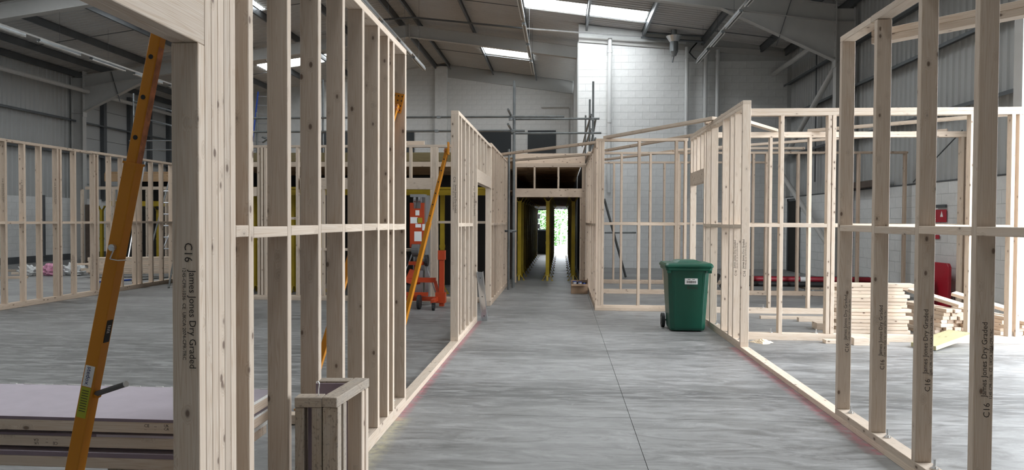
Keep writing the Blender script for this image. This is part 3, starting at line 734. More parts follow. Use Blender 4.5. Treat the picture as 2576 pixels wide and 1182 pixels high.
tim(G.e, 'jamb_stud', (-6.55, G.fix, 0), (-6.55, G.fix, 2.83), (0, 1, 0)); G.plate(-6.6, gx[0]-.1, 2.83)
# ---- wall L1: far partition of the left room
XL1 = -9.1
L1 = Fr('long open stud wall on the far left running away from the viewer', 'y', XL1-WD/2, 13, mat=WOODB)
HL = 2.80
lp = [onX(p, 560, XL1).y for p in (-85, -35, 19, 66, 107, 149, 157, 193, 241, 249, 281, 311, 345, 358, 386, 412, 436, 455, 480, 500)]
for i, c in enumerate(lp):
    s = L1.stud(c-T/2, .09, HL-T)
    if i in (2, 3, 5): stamp(s, L1.fix+.01, c-T, 2.15, False, .9)
    if i in (7, 8, 11): stamp(s, L1.fix+.01, c-T, .42, True, .9)
L1.nogs([c-T/2 for c in lp], 1.40); L1.plate(lp[0]-T, 13.2, HL-T); L1.plate(13.202, lp[-1], HL-T+.01); L1.plate(lp[0]-T, lp[-1], 0, 'sole_plate'); L1.plate(lp[0]-T, lp[-1], T, 'bottom_plate')
# ================================================================ PROPPED DECK AT THE BACK
D = thing('timber_deck', 'raised timber deck on joists above the propped corridor', 'deck', (-4, 20, 2.85))
def slab(a, b, name, mat=DECKW): q = MB(); q.bb(a, b); return q.build(name, mat, D)
DY0, DY1 = 17.25, 31.4
x = fl_-.15
slab((-6.9, 13.6, 2.765), (-1.4, DY1, 2.80), 'deck_board'); slab((-1.4, DY0, 2.98), (.44, DY1, 3.03), 'deck_board')
k = 0
yy = 13.75
while yy < DY1-.1:
    xr = -1.42 if yy < DY0 else .43
    tim(D, 'joist', (-6.9, yy, 2.65), (-1.42, yy, 2.65), (0, 1, 0), .045, .225, DECKW, 0)
    if yy > DY0: tim(D, 'joist', (-1.38, yy, 2.865), (.43, yy, 2.865), (0, 1, 0), .045, .225, DECKW, 0)
    yy += .6
tim(D, 'rim_beam', (-6.9, 13.57, 2.715), (XA-WD-.04, 13.57, 2.715), (0, 1, 0), .06, .17, TREATD)
tim(D, 'rim_board', (-6.9, 13.51, 2.57), (XA-WD-.04, 13.51, 2.57), (0, 1, 0), .045, .095)
tim(D, 'rim_beam', (fl_-.1, YFW+.13, 3.0), (fr_+.12, YFW+.13, 3.0), (0, 1, 0), .06, .24, WOODB)
# temporary soffit over the props (planks across bearers)
for yy_ in [17.6+.62*i for i in range(22)]:
    tim(D, 'bearer', (-1.25, yy_, 2.16), (.43, yy_, 2.16), (0, 1, 0), .07, .09, YEL if False else DECKW, 0)
slab((-1.3, 17.35, 2.21), (.44, 31.2, 2.235), 'soffit_board')
# left corridor boarding; right one added to block light; black boards imitate unlit depth
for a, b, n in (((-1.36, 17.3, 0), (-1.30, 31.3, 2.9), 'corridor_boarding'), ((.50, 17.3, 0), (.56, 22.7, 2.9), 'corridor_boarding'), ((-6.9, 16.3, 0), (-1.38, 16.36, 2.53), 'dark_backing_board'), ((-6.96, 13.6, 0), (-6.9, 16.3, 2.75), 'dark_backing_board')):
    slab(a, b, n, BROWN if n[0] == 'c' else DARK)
# yellow beam under the near edge of the deck
yb = thing('formwork_beam', 'yellow formwork beam under the deck at the back of the left room', 'beam', (-4, 13.9, 2.0))
q = MB()
for z0, z1, w_ in ((1.99, 2.03, .08), (2.03, 2.11, .03), (2.11, 2.15, .08)): q.bb((-6.7, 13.9-w_/2, z0), (-1.5, 13.9+w_/2, z1))
q.build('beam_length', YEL, yb)
# yellow props
def prop_meshes(h):
    a = MB(); a.box((0, 0, h/2), (.085, .085, h-.24)); a.box((0, 0, h*.45), (.10, .10, .06))
    b = MB()
    for s in (-1, 1):
        b.bar((s*.03, 0, h-.13), (s*.10, 0, h-.02), .09, .014, (0, 1, 0)); b.box((s*.105, 0, h-.012), (.03, .09, .05))
    b.box((0, 0, h-.125), (.12, .1, .02))
    c = MB()
    for sx_, sy_ in ((1, 0), (-1, 0), (0, 1), (0, -1)):
        c.bar((sx_*.035, sy_*.035, .15), (sx_*.12, sy_*.12, .015), .05, .012, (sy_, sx_, 0)); c.box((sx_*.115, sy_*.115, .008), (.05, .05, .016))
    c.box((0, 0, .14), (.1, .1, .03))
    return [m.mesh('prop', V((0, 0, 0)), [YEL]) for m in (a, b, c)]
PMX = {}
def prop(x, y, h, label, group):
    if h not in PMX: PMX[h] = prop_meshes(h)
    t = thing('steel_prop', label, 'prop', (x, y, 0), group)
    for n, me in zip(('prop_post', 'fork_head', 'splayed_foot'), PMX[h]): share(n, me, t, Matrix.Translation(V((x, y, 0))))
ORD = 'first second third fourth fifth sixth seventh eighth ninth tenth eleventh twelfth thirteenth fourteenth fifteenth'.split()
for k in range(11):
    yy = 17.75+1.2*k
    prop(-1.06, yy+.05, 2.1, ORD[k]+' yellow prop from the opening in the left corridor row', 'props in the left row of the corridor')
    prop(-.35, yy, 2.1, ORD[k]+' yellow prop from the opening in the middle corridor row', 'props in the middle row of the corridor')
    prop(.29, yy+.1, 2.1, ORD[k]+' yellow prop from the opening in the right corridor row', 'props in the right row of the corridor')
for k, (px, Y) in enumerate(((640, 14.3), (737, 14.3), (808, 14.4), (1000, 14.3), (1113, 14.3))):
    prop(xY(px, Y), Y, 2.15, ORD[k]+' yellow prop from the left behind the left room back wall', 'props behind the left room')
# left-hand deck beyond the far partition
E = thing('side_deck', 'low timber deck with beams beyond the far left partition', 'deck', (-12, 22, 2.5))
ex0, ex1, ey = -14.4, -9.6, 21.5
tim(E, 'rim_beam', (ex0, ey, 2.80), (ex1, ey, 2.80), (0, 1, 0), .06, .26, DECKW); tim(E, 'rim_plate', (ex0-.6, ey-.06, 2.46), (ex1, ey-.06, 2.46), (0, 1, 0), .045, .095)
q = MB(); q.bb((ex0, ey, 2.94), (ex1, 30, 2.98)); q.build('deck_board', DECKW, E)
for i in range(9): tim(E, 'joist', (ex0+.3+i*.55, ey+.05, 2.83), (ex0+.3+i*.55, 30, 2.83), (1, 0, 0), .045, .2, DECKW, 0)
for p in (209, 288, 312, 372, 420): tim(E, 'post', onY(p, 600, ey-.1)*1.0*V((1, 0, 0)).x if False else V((xY(p, ey-.1), ey-.13, 0)), V((xY(p, ey-.1), ey-.13, 2.41)), (0, 1, 0), .095, .06)
for a, b, m in (((ex0, ey+1.0, 0), (-9.55, ey+1.06, 2.9), DARK), ((xY(214, ey+.4), ey+.4, .02), (xY(240, ey+.4), ey+.44, 1.95), BROWN), ((xY(338, ey+.4), ey+.4, .02), (xY(352, ey+.4), ey+.44, 1.95), BROWN)):  # the full-width black board imitates unlit space under the low deck
    q = MB(); q.bb(a, b); q.build('backing_board', m, E)
q = MB(); q.bb((ex0, ey+.2, 1.9), (ex1, ey+.28, 2.06)); tag(q.build('yellow_beam', YEL, None), 'yellow beam under the low deck beyond the far left partition', 'beam')
for p, s in ((256, 'left'), (398, 'right')): prop(xY(p, ey+.5), ey+.5, 1.9, s+' one of two yellow props under the low deck beyond the far partition', 'props under the low deck')
# ================================================================ THINGS
# ---- orange push-pull brace props
def brace_prop(foot, head, label, s=.05, split=.62, rot=.55, plate=True, front=False):
    foot, head = V(foot), V(head); ax = (head-foot).normalized(); L = (head-foot).length
    t = thing('brace_prop', label, 'brace prop', foot)
    wdv = V((math.cos(rot), -math.sin(rot), 0)); B3 = basis(ax, wdv); nx, ny = B3.col[0], B3.col[1]
    m = foot+ax*(L*split)
    q = MB(); q.bar(foot+ax*.04, m, s, s, nx); q.build('outer_tube', ORANGE, t, bevel=.003)
    q = MB(); q.bar(m, head, s*.82, s*.82, nx); io = q.build('inner_tube', ORANGE, t, bevel=.003)
    for k in range(int(L*(1-split)/.14)):
        p = m+ax*(.09+.14*k)
        q = MB(); q.cyl(p+ny*(s*.41), p+ny*(s*.41+.0015), .0085, 8); q.cyl(p-ny*(s*.41), p-ny*(s*.41+.0015), .0085, 8); q.build('adjustment_hole', BLACK, io)
    q = MB(); q.bar(m-ax*.004, m+ax*.004, s+.004, s+.004, nx); q.build('tube_collar', ORANGE, t)
    q = MB(); q.box(foot+V((0, 0, .006)), (.14, .14, .012)); q.bar(foot+V((0, 0, .006)), foot+ax*.07, .03, .03, nx); q.build('foot_plate', ORANGE, t)
    if plate:
        pm = MB(); c = head+(V((0, .034, .02)) if front else V((.012, 0, 0))); tl = Matrix.Rotation(.2, 3, 'Y'); pm.box(c, (.085, .012, .15) if front else (.012, .095, .15), tl if front else None); pp = pm.build('head_plate', ORANGE, t)
        for a in (-.03, 0, .03):
            for b in (-.055, -.02, .02, .055):
                q = MB(); q.cyl(c+(tl @ V((a, -.007, b)) if front else V((-.007, a, b))), c+(tl @ V((a, -.0085, b)) if front else V((-.0085, a, b))), .006, 6); q.build('plate_hole', BLACK, pp)
        q = MB(); hh = V((0, 0, -.02)) if front else V((-.03, 0, -.03)); q.cyl(head+hh+V((0, -.03, 0)), head+hh+V((0, .027, 0)), .012, 8); q.box(head+V((-.012, 0, -.02)), (.05, .03, .05)); q.build('head_pivot', RUSTY, t)
    return t, foot, ax, m, nx, ny, B3
XI = XA-WD     # inner face of walls A and B
YN = 2.36
pa, pb = onY(193, 1182, YN), onY(411, 108, YN)
ax = (pb-pa).normalized(); foot = pa+ax*(-pa.z/ax.z); head = pb+ax*((2.25-pb.z)/ax.z)
head.x = min(head.x, XI-.03)
t, foot, ax, m, nx, ny, B3 = brace_prop(foot, head, 'orange telescopic brace prop with labels in the left foreground', .046, 1.69/2.25, rot=.02, plate=False)
def fr_at(px, py): # point on the brace axis at a picture height
    p = onY(px, py, YN); return foot+ax*((p.z-foot.z)/ax.z)
fn_ = -ny if ny.y > 0 else ny; sd = nx if nx.y < 0 else -nx     # two faces that look towards the viewer
lf, rf = (fn_, sd) if fn_.x < sd.x else (sd, fn_)
def sticker(py0, py1, face, mat, w, name, off=.0012):
    a, b = fr_at(300, py0), fr_at(300, py1); side = ax.cross(face)
    q = MB(); q.bar(a+face*(.023+off/2), b+face*(.023+off/2), w, off, side); return q.build(name, mat, t), a, b, side
o, a, b, side = sticker(918, 970, lf, WHITE, .034, 'maker_label')
tm = text_mesh([('stedox', .030, 0, -.010)], BLUEINK); M = face_M(a+lf*.0252-ax*.003, -ax, lf); share('label_print', tm, o, M @ Matrix.Scale(.78, 4))
o, a, b, side = sticker(972, 1048, lf, YLAB, .034, 'yellow_rating_label')
q = MB()
for k in range(9): p = a-ax*(.012+.009*k)+lf*.0246; q.bar(p-side*.012, p+side*.012, .0022, .0004, ax)
q.build('label_print', INK, o)
o, a, b, side = sticker(802, 858, rf, BLACK, .030, 'black_label')
q = MB()
for k in range(5): p = a-ax*(.02+.006*k)+rf*.0246; q.bar(p-side*.008, p+side*(.008-.002*(k % 3)), .002, .0004, ax)
q.build('label_print', WHITE, o)
h0 = fr_at(300, 990); h1 = onY(316, 966, YN-.05)
q = MB(); q.cyl(h0+rf*.02, h1, .0095, 10); q.build('pin_handle', GREYP, t)
q = MB(); dd = (h1-h0).normalized(); q.cyl(h1, h1+dd*.003, .0105, 10); q.build('handle_cap', WHITE, t)
q = MB(); q.cyl(h0+rf*.018, h0+rf*.034, .013, 8); q.cyl(h0+rf*.034, h0+rf*.04, .007, 8); q.build('pin_boss', ORANGE, t)
p0 = fr_at(300, 622); q = MB(); q.cyl(p0+lf*.022, p0+lf*.035, .012, 10); q.build('locking_pin', BRIGHT, t)
q = MB(); p1 = fr_at(300, 650); e1 = p1+lf*.026+rf*.02; q.path([p0+lf*.034, p0+lf*.036+rf*.012, p1+lf*.03+rf*.0, p1+lf*.026+rf*.026, p1+rf*.030-lf*.012], .0022, 5); q.build('wire_clip', BRIGHT, t)
q = MB(); q.bar(fr_at(300, 452)+rf*.019, fr_at(300, 462)+rf*.019, .03, .0016, ax.cross(rf)); q.build('paint_wear', RUSTY, t)
q = MB(); c0_, c1_ = fr_at(400, 118), fr_at(330, 445); q.bar(c0_+rf*.0194, c1_+rf*.0194, .030, .0006, ax.cross(rf)); q.build('worn_paint_strip', RUSTY, t)
ye = ends[-1]-T/2
brace_prop((-2.02, ye-T/2-.05, 0), (-1.295, ye-T/2-.042, 2.40), 'orange brace prop fixed to the end stud of the foreground left wall', .05, .6, rot=.0, front=True)
brace_prop((-1.97, b0+.06, 0), (XI-.045, b0+.03, 2.36), 'orange brace prop leaning on the first stud of the doorway wall', .05, .62, rot=.3)
# ---- boxed timber nib in the foreground (dusty reused timber)
nb = thing('boxed_timber_nib', 'low boxed nib of dusty reused timber with plasterboard in the foreground', 'timber frame', (-1.1, 3.4, 0))
ZN = .70; c_fl, c_fr = onZ(737, 1000, ZN), onZ(848, 1000, ZN); c_br = onZ(930, 950, ZN); c_bl = onZ(818, 946.5, ZN)
ex = (c_fr-c_fl).normalized(); ey_ = (c_br-c_fr).normalized(); fw = (c_fr-c_fl).length; dp = (c_br-c_fr).length; bw = (c_br-c_bl).length
def nbm(name, a, b, wdv, w_, t_, mat=OLDW): return tim(nb, name, a, b, wdv, w_, t_, mat, .003)
up = V((0, 0, 1)); zt = ZN-.0225
at = lambda u, v, z: c_fl+ex*u+ey_*v+V((0, 0, z-ZN))
pw = .075
nbm('cap_plate', at(0, pw/2, zt), at(fw-pw-.001, pw/2, zt), ey_, pw, .045)
nbm('cap_plate', at(fw-pw/2, 0, zt), at(fw-pw/2, dp, zt), ex, pw, .045)
nbm('cap_plate', at(fw-bw, dp-pw/2, zt), at(fw-pw-.001, dp-pw/2, zt), ey_, pw, .045)
for u, w_ in ((.022, .042), (fw-pw-.024, .045), (fw-pw/2, pw-.006)): nbm('upright', at(u, pw/2, 0), at(u, pw/2, ZN-.046), ex, w_, pw-.004)
for v in (.105, dp-pw*1.0, dp-.022): nbm('upright', at(fw-.045, v, 0), at(fw-.045, v, ZN-.046), ey_, .04, .085, OLDW if v < .2 else WOOD)
nbm('upright', at(fw-bw+.03, dp-pw/2, 0), at(fw-bw+.03, dp-pw/2, ZN-.046), ex, .045, pw-.004)
q = MB(); q.bar(at(fw-pw-.014, pw+.002, 0), at(fw-pw-.014, pw+.002, ZN-.05), .012, .02, ex); q.build('board_strip', GYPS, nb)
q = MB(); a_ = at(fw-bw, dp-pw-.008, .02); b_ = at(fw-pw, dp-pw-.008, .02); q.bar((a_+b_)/2, (a_+b_)/2+V((0, 0, ZN-.03)), (b_-a_).length, .0125, ex); q.build('plasterboard', PURPB, nb)
q = MB(); q.bar(at(.05+.05, pw*.75, 0), at(.05+.05, pw*.75, ZN-.05), .11, .0125, ex); q.build('plasterboard', PURPB, nb)
hp = at(.10, pw*.45, ZN); q = MB(); q.path([hp, hp+V((.0, 0, .03)), hp+V((.004, 0, .055)), hp+V((-.002, 0, .066)), hp+V((-.010, 0, .060))], .003, 6); q.build('bent_nail', BRIGHT, nb)
# ---- stack of pink-boarded wall panels, lower left
def panel(x0, x1, y0, y1, z, label, broken=False, tb=.0125, marks=None, board=True):
    t = thing('wall_panel', label, 'wall panel', ((x0+x1)/2, (y0+y1)/2, z), 'boarded panels stacked in the left room')
    tim(t, 'frame_rail', (x0, y0+.0235, z+.0235), (x1, y0+.0235, z+.0235), (0, 1, 0), .047, .047); tim(t, 'frame_rail', (x0, y1-.0235, z+.0235), (x1, y1-.0235, z+.0235), (0, 1, 0), .047, .047)
    n = int((x1-x0)/.55)
    for k in range(n+1): c = x1-.0235-k*.55; tim(t, 'frame_stile', (c, y0+.0475, z+.0235), (c, y1-.0475, z+.0235), (1, 0, 0), .047, .047, WOODB)
    if board:
        q = MB(); q.bb((x0, y0+.002, z+.047), (x1, y1, z+.047+tb)); q.build('pink_board', PINKB, t)
        q = MB(); q.bb((x0, y0, z+.047), (x1 if not broken else x1-.55, y0+.002, z+.047+tb)); q.build('board_face_edge', PURPB, t)
        q = MB(); q.bb((x1, y0, z+.047), (x1+.004, y1, z+.047+tb)); q.build('board_end', GYPS, t)
        q = MB(); n_ = 90
        for k in range(n_):
            xa = x0+(x1-x0)*k/n_; q.bb((xa, y1, z+.047), (xa+(x1-x0)/n_*.98, y1+random.uniform(.001, .012), z+.047+tb+random.uniform(.0, .003)))
        q.build('torn_board_edge', GYPS, t)
    if marks:
        for mx, flip in marks:
            tmm = text_mesh([('CE', .026, 0, .004), ('---', .016, .0, -.014), ('--', .026, .06, .002), ('--', .016, .062, -.014), ('UK', .022, .12, .008), ('CA', .022, .12, -.012)], INK)
            M = face_M((mx, y0-.0012, z+.024), (-1 if flip else 1, 0, 0), (0, -1, 0)) @ Matrix.Scale(.72, 4); share('grade_stamp', tmm, t, M)
PY0, PY1 = 2.86, 3.42
zt_ = .655
panel(-4.9, -1.415, PY0, PY1, zt_-.0595, 'top panel of the pink boarded stack in the left foreground', marks=[(-1.80+.05, False)])
panel(-4.9, -1.42, PY0+.01, PY1-.005, zt_-.0595-.0705, 'second pink boarded panel down in the left foreground stack', True, .0105, marks=[(-2.14, True)])
panel(-4.9, -1.455, PY0+.005, PY1-.01, zt_-.0595-.0705-.086, 'third pink boarded panel down in the left foreground stack', tb=.018)
for x_ in (-1.9, -3.0, -4.2):
    tim(thing('stack_bearer', {-1.9: 'upright bearer under the right end of the boarded panel stack', -3.0: 'bearer under the middle of the boarded panel stack', -4.2: 'bearer under the far left end of the boarded panel stack'}[x_], 'bearer', (x_, 3.1, 0)), 'bearer_timber', (x_, PY0+.05, .2195), (x_, PY1-.05, .2195), (1, 0, 0), .095, .439, OLDW)
p = onZ(742, 1070, 0)
tim(None, 'timber_offcut', (p.x-.12, p.y+.05, .04), (p.x+.4, p.y+.08, .04), (0, 1, 0), .095, .07)
tag(bpy.data.objects['timber_offcut'], 'short timber offcut on the floor behind the foreground left wall', 'offcut')
# ---- green wheelie bin
bn = thing('wheelie_bin', 'dark green wheelie bin with a white barcode label by the right wall', 'bin', (1.72, 9.95, 0))
BX, BY = 1.715, 9.72
def ring(w_, d_, z, ch, y0): # chamfered rectangle, front at y0
    return [(BX-w_/2+ch, y0, z), (BX+w_/2-ch, y0, z), (BX+w_/2, y0+ch, z), (BX+w_/2, y0+d_-ch, z), (BX+w_/2-ch, y0+d_, z), (BX-w_/2+ch, y0+d_, z), (BX-w_/2, y0+d_-ch, z), (BX-w_/2, y0+ch, z)]
def loft(rings, cap=True):
    q = MB(); n = len(rings[0]); vs = [p for r in rings for p in r]
    fs = [(k*n+i, k*n+(i+1) % n, (k+1)*n+(i+1) % n, (k+1)*n+i) for k in range(len(rings)-1) for i in range(n)]
    if cap: fs += [tuple(range(n-1, -1, -1)), tuple(range((len(rings)-1)*n, len(rings)*n))]
    q.add(vs, fs); return q
bo = loft([ring(.45, .44, .015, .04, BY+.03), ring(.47, .47, .05, .05, BY+.01), ring(.515, .52, .45, .055, BY-.01), ring(.555, .565, .84, .05, BY-.03)]).build('bin_body', GREEN, bn, bevel=.008)
q = loft([ring(.61, .62, .835, .03, BY-.06), ring(.62, .63, .875, .03, BY-.065)]); q.build('body_rim', GREENL, bn, bevel=.006)
ld = loft([ring(.64, .66, .877, .03, BY-.075), ring(.645, .665, .905, .03, BY-.08), ring(.60, .60, .935, .04, BY-.05)]).build('lid', GREENL, bn, bevel=.006)
loft([ring(.40, .40, .934, .05, BY+.06), ring(.26, .28, .968, .04, BY+.12)]).build('lid_dome', GREENL, ld, bevel=.006)
for s in (-1, 1):
    q = MB(); q.cyl((BX+s*.20, BY+.61, .905), (BX+s*.14, BY+.61, .905), .02, 8); q.build('lid_hinge', GREENL, ld)
    q = MB(); q.box((BX+s*.27, BY-.045, .82), (.05, .03, .035)); q.build('rim_lug', GREEN, bn)
    cx = BX+s*.275; wy = BY+.47; wh = MB(); wh.cyl((cx-.022, wy, .1), (cx+.022, wy, .1), .1, 20); wo = wh.build('wheel', BLACK, bn)
    q = MB(); q.cyl((cx+s*.023, wy, .1), (cx+s*.03, wy, .1), .045, 12); q.build('wheel_hub', GREYP, wo)
q = MB(); q.cyl((BX-.26, BY+.47, .1), (BX+.26, BY+.47, .1), .012, 8); q.build('axle', GREYP, bn)
q = MB(); q.cyl((BX-.2, BY+.64, .86), (BX+.2, BY+.64, .86), .016, 8); q.build('grab_handle', GREENL, bn)
fy = lambda z: BY-.01-.02*(z-.45)/.39-.002
nf = V((0, -1, .02/.39)).normalized() * 1.0
nf = V((0, -1, -.0512)).normalized()
for x_ in (-.175, .175):
    q = MB(); q.bar((BX+x_*.93, fy(.10)+.006, .10), (BX+x_*1.1, fy(.8), .8), .008, .006, (1, 0, 0)); q.build('moulded_rib', GREENL, bo)
q = MB(); q.box((BX+.03, fy(.69)-.001, .69), (.17, .002, .08)); lb = q.build('barcode_label', WHITE, bn)
q = MB(); xx = BX-.03
while xx < BX+.10:
    w_ = random.choice((.002, .003, .005)); q.box((xx, fy(.69)-.0026, .682), (w_, .001, .034)); xx += w_+random.choice((.002, .004))
for k in range(2): q.box((BX+.0+.06*k, fy(.69)-.0026, .718), (.035, .001, .006))
q.build('barcode_print', INK, lb)
tmm = text_mesh([('Brims', .062, 0, 0)], INK); share('marker_writing', tmm, bn, face_M((BX-.025, fy(.60)-.002, .585), (1, 0, 0), nf))
# ---- orange material lift in the left room
lf_ = thing('material_lift', 'orange and grey wind-up material lift standing at the back of the left room', 'lift', (-2.4, 12.2, 0))
ly = 12.25; lx = xY(1050, ly)
def lp_(name, f, mat, parent=None): q = MB(); f(q); return q.build(name, mat, parent or lf_)
for k, (w_, d_, h_) in enumerate(((.20, .14, 1.93), (.15, .10, 1.90))):
    lp_('mast_section', lambda q: (q.bb((lx+.00-w_/2, ly+.12-k*.08, .12), (lx-w_/2+.03, ly+.12+d_-k*.08, h_)), q.bb((lx+w_/2-.03, ly+.12-k*.08, .12), (lx+w_/2, ly+.12+d_-k*.08, h_)), q.bb((lx-w_/2, ly+.12+d_-.02-k*.08, .12), (lx+w_/2, ly+.12+d_-k*.08, h_))), ALU)
lp_('mast_head', lambda q: (q.bb((lx-.13, ly, 1.90), (lx+.13, ly+.2, 1.95)), q.cyl((lx-.06, ly+.0, 1.86), (lx-.02, ly+.0, 1.86), .05, 10), q.cyl((lx+.02, ly+.0, 1.86), (lx+.06, ly+.0, 1.86), .05, 10)), ALU)
lp_('mast_rail', lambda q: q.bb((lx+.13, ly+.05, .12), (lx+.19, ly+.22, 1.93)), ALU)
c_ = lp_('orange_carriage', lambda q: (q.bb((lx-.13, ly-.02, 1.02), (lx+.12, ly+.02, 1.70)), q.bb((lx-.13, ly-.02, 1.70), (lx-.07, ly+.02, 1.80)), q.bb((lx+.06, ly-.02, 1.70), (lx+.12, ly+.02, 1.80))), LIFT)
for n_, x0, z0, w_, h_, m_ in (('white_label', -.03, 1.58, .07, .09, WHITE), ('round_label', -.12, 1.44, .13, .11, WHITE), ('yellow_label', .0, 1.45, .09, .09, YEL), ('white_label', -.03, 1.37, .10, .06, WHITE), ('white_label', -.05, 1.13, .13, .17, WHITE), ('white_label', .09, 1.32, .05, .11, WHITE)):
    lp_(n_, lambda q: q.bb((lx+x0, ly-.024, z0), (lx+x0+w_, ly-.0205, z0+h_)), m_, c_)
for s in (-1, 1): lp_('carriage_wheel', lambda q: q.cyl((lx+s*.16, ly-.10, .80), (lx+s*.21, ly-.10, .80), .10, 16), BLACK)
lp_('winch_drum', lambda q: (q.cyl((lx-.07, ly-.08, .98), (lx+.05, ly-.08, .98), .10, 14), q.bb((lx-.09, ly-.05, .86), (lx+.06, ly, 1.08))), GREYP)
lp_('winch_handle', lambda q: q.path([(lx-.07, ly-.08, .98), (lx-.2, ly-.1, .98), (lx-.2, ly-.1, 1.1), (lx-.27, ly-.1, 1.1)], .012), BLACK)
lp_('winch_bracket', lambda q: (q.bb((lx-.13, ly-.12, .72), (lx+.13, ly-.03, .78)), q.bb((lx-.05, ly-.06, .62), (lx+.05, ly, .74))), LIFT)
lp_('base_head', lambda q: (q.bar((lx-.04, ly-.05, .62), (lx-.12, ly-.12, .40), .16, .05, (1, 0, 0)), q.bar((lx-.02, ly-.02, .60), (lx+.02, ly-.06, .38), .08, .04, (1, 0, 0))), LIFT)
lp_('cross_beam', lambda q: q.bb((lx-.42, ly-.12, .42), (lx+.34, ly-.04, .50)), LIFT)
for s in (-1, 1):
    lp_('stabiliser_strut', lambda q: q.cyl((lx+s*.08, ly-.02, .92), (lx+s*.36, ly-.10, .20), .012, 8), ALU)
    lp_('base_leg', lambda q: q.bar((lx+s*.33, ly-.08, .44), (lx+s*.42, ly-.16, .16), .05, .05, (0, 1, 0)), LIFT)
    lp_('long_leg', lambda q: (q.bb((lx+s*.38-.03, ly-.62, .12), (lx+s*.38+.03, ly+.25, .18)),), LIFT)
    lp_('castor', lambda q: (q.cyl((lx+s*.40-.02, ly-.62, .055), (lx+s*.40+.02, ly-.62, .055), .055, 14), q.bb((lx+s*.40-.028, ly-.65, .05), (lx+s*.40+.028, ly-.58, .13))), BLACK)
lp_('rear_wheel', lambda q: q.cyl((lx+.10, ly-.45, .12), (lx+.15, ly-.45, .12), .12, 18), BLACK)
lp_('base_frame', lambda q: (q.bb((lx-.40, ly-.3, .12), (lx+.40, ly-.24, .19)), q.bb((lx-.40, ly-.36, .21), (lx+.25, ly-.30, .27)), q.bar((lx-.2, ly-.34, .16), (lx+.25, ly-.34, .25), .05, .02, (0, 0, 1))), LIFT)
lp_('fork', lambda q: (q.bb((lx+.42, ly-.20, .02), (lx+.50, ly-.12, .98)), q.bb((lx+.40, ly-.22, .82), (lx+.52, ly-.10, .98)), q.bb((lx+.36, ly-.24, .08), (lx+.53, ly-.10, .26))), LIFT)
lp_('lower_mast_cover', lambda q: q.bb((lx-.11, ly-.03, .2), (lx+.1, ly+.05, .62)), ALU)
# ---- scaffold round the deck
sc_ = thing('scaffold', 'tube scaffold with guard rails around the raised deck', 'scaffold', (-1.08, 15.3, 0))
def tb(a, b, name='scaffold_tube', r=.0242): q = MB(); q.cyl(a, b, r, 10); return q.build(name, TUBE, sc_)
def cpl(p):
    q = MB(); p = V(p); q.box(p, (.075, .075, .06)); q.cyl(p+V((.05, -.03, 0)), p+V((.05, .05, 0)), .012, 6); q.build('coupler', GALV, sc_)
SY = 15.3; xs = lambda p, Y=SY: onY(p, 560, Y).x; zs = lambda py, px=1287, Y=SY: onY(px, py, Y).z
tb((xs(1279.5), SY, 0), (xs(1279.5), SY, zs(375)), 'standard'); tb((xs(1287), SY+.45, 0), (xs(1288), SY+.45, zs(203, 1287, SY+.45)), 'standard'); tb((xs(1293, SY+.6), SY+.6, 0), (xs(1293, SY+.6), SY+.6, zs(212, 1293, SY+.6)), 'standard')
z1, z2 = zs(292), zs(327)
tb((xs(500), SY+.38, z1+.04), (xs(1418), SY+.38, z1+.04), 'guard_rail'); tb((xs(500), SY+.38, z2+.03), (xs(1317), SY+.38, z2+.03), 'guard_rail')
za, zb_ = onY(1400, 299, SY+.7).z, onY(1400, 335, SY+.7).z
tb((xs(1284, SY+.7), SY+.7, za), (xs(1506, SY+.7), SY+.7, za), 'guard_rail'); tb((xs(1284, SY+.7), SY+.7, zb_), (xs(1511, SY+.7), SY+.7, zb_), 'guard_rail')
for z in (z1+.09, z2+.08): tb((xs(1287)-.06, SY-.35, z), (xs(1287)-.06, SY+.7, z), 'tie_tube')
XS = xs(1490, SY+.75)
for Y, py in ((SY+.75, 205), (18.0, 250), (21.2, 290)): tb((XS, Y, 3.04), (XS, Y, zs(py, 1485, Y)), 'standard')
for z in (za+.06, zb_+.06): tb((XS-.055, SY+.5, z), (XS-.055, 22.5, z), 'guard_rail')
tb((XS+.06, SY+.8, za), (XS+.06, 21.3, 3.1), 'diagonal_brace'); tb((XS+.06, SY+.85, zb_-.1), (XS+.06, 18.0, 3.1), 'diagonal_brace')
q = MB(); q.bb((XS-.12, SY+.6, 2.98), (XS+.12, 22.4, 3.04)); q.build('scaffold_board', WOODB, sc_)
for c in ((xs(1287), SY+.4, z1+.04), (xs(1287), SY+.4, z2+.03), (XS-.02, SY+.72, za), (XS-.02, SY+.72, zb_), (xs(1283), SY+.1, 1.27), (xs(1095), SY+.38, z1+.04), (xs(1090), SY+.38, z2+.03), (xs(1283, SY+.38), SY+.38, z1-.01)): cpl(c)
tb((xs(1270), SY+.05, 1.27), (xs(1297), SY+.15, 1.27), 'tie_tube')
tb((xs(813, SY+.5), SY+.5, 2.803), (xs(813, SY+.5), SY+.5, zs(200, 813, SY+.5)), 'standard'); tb((xs(647, SY+.5), SY+.5, 2.803), (xs(647, SY+.5), SY+.5, zs(283, 647, SY+.5)), 'standard')
tb((xs(636), SY+.5, zs(338, 640)), (xs(680), SY+.5, zs(352, 680)), 'tie_tube'); tb((xs(640), SY+.45, zs(352, 640)), (xs(690), SY+.2, zs(330, 690)), 'tie_tube')
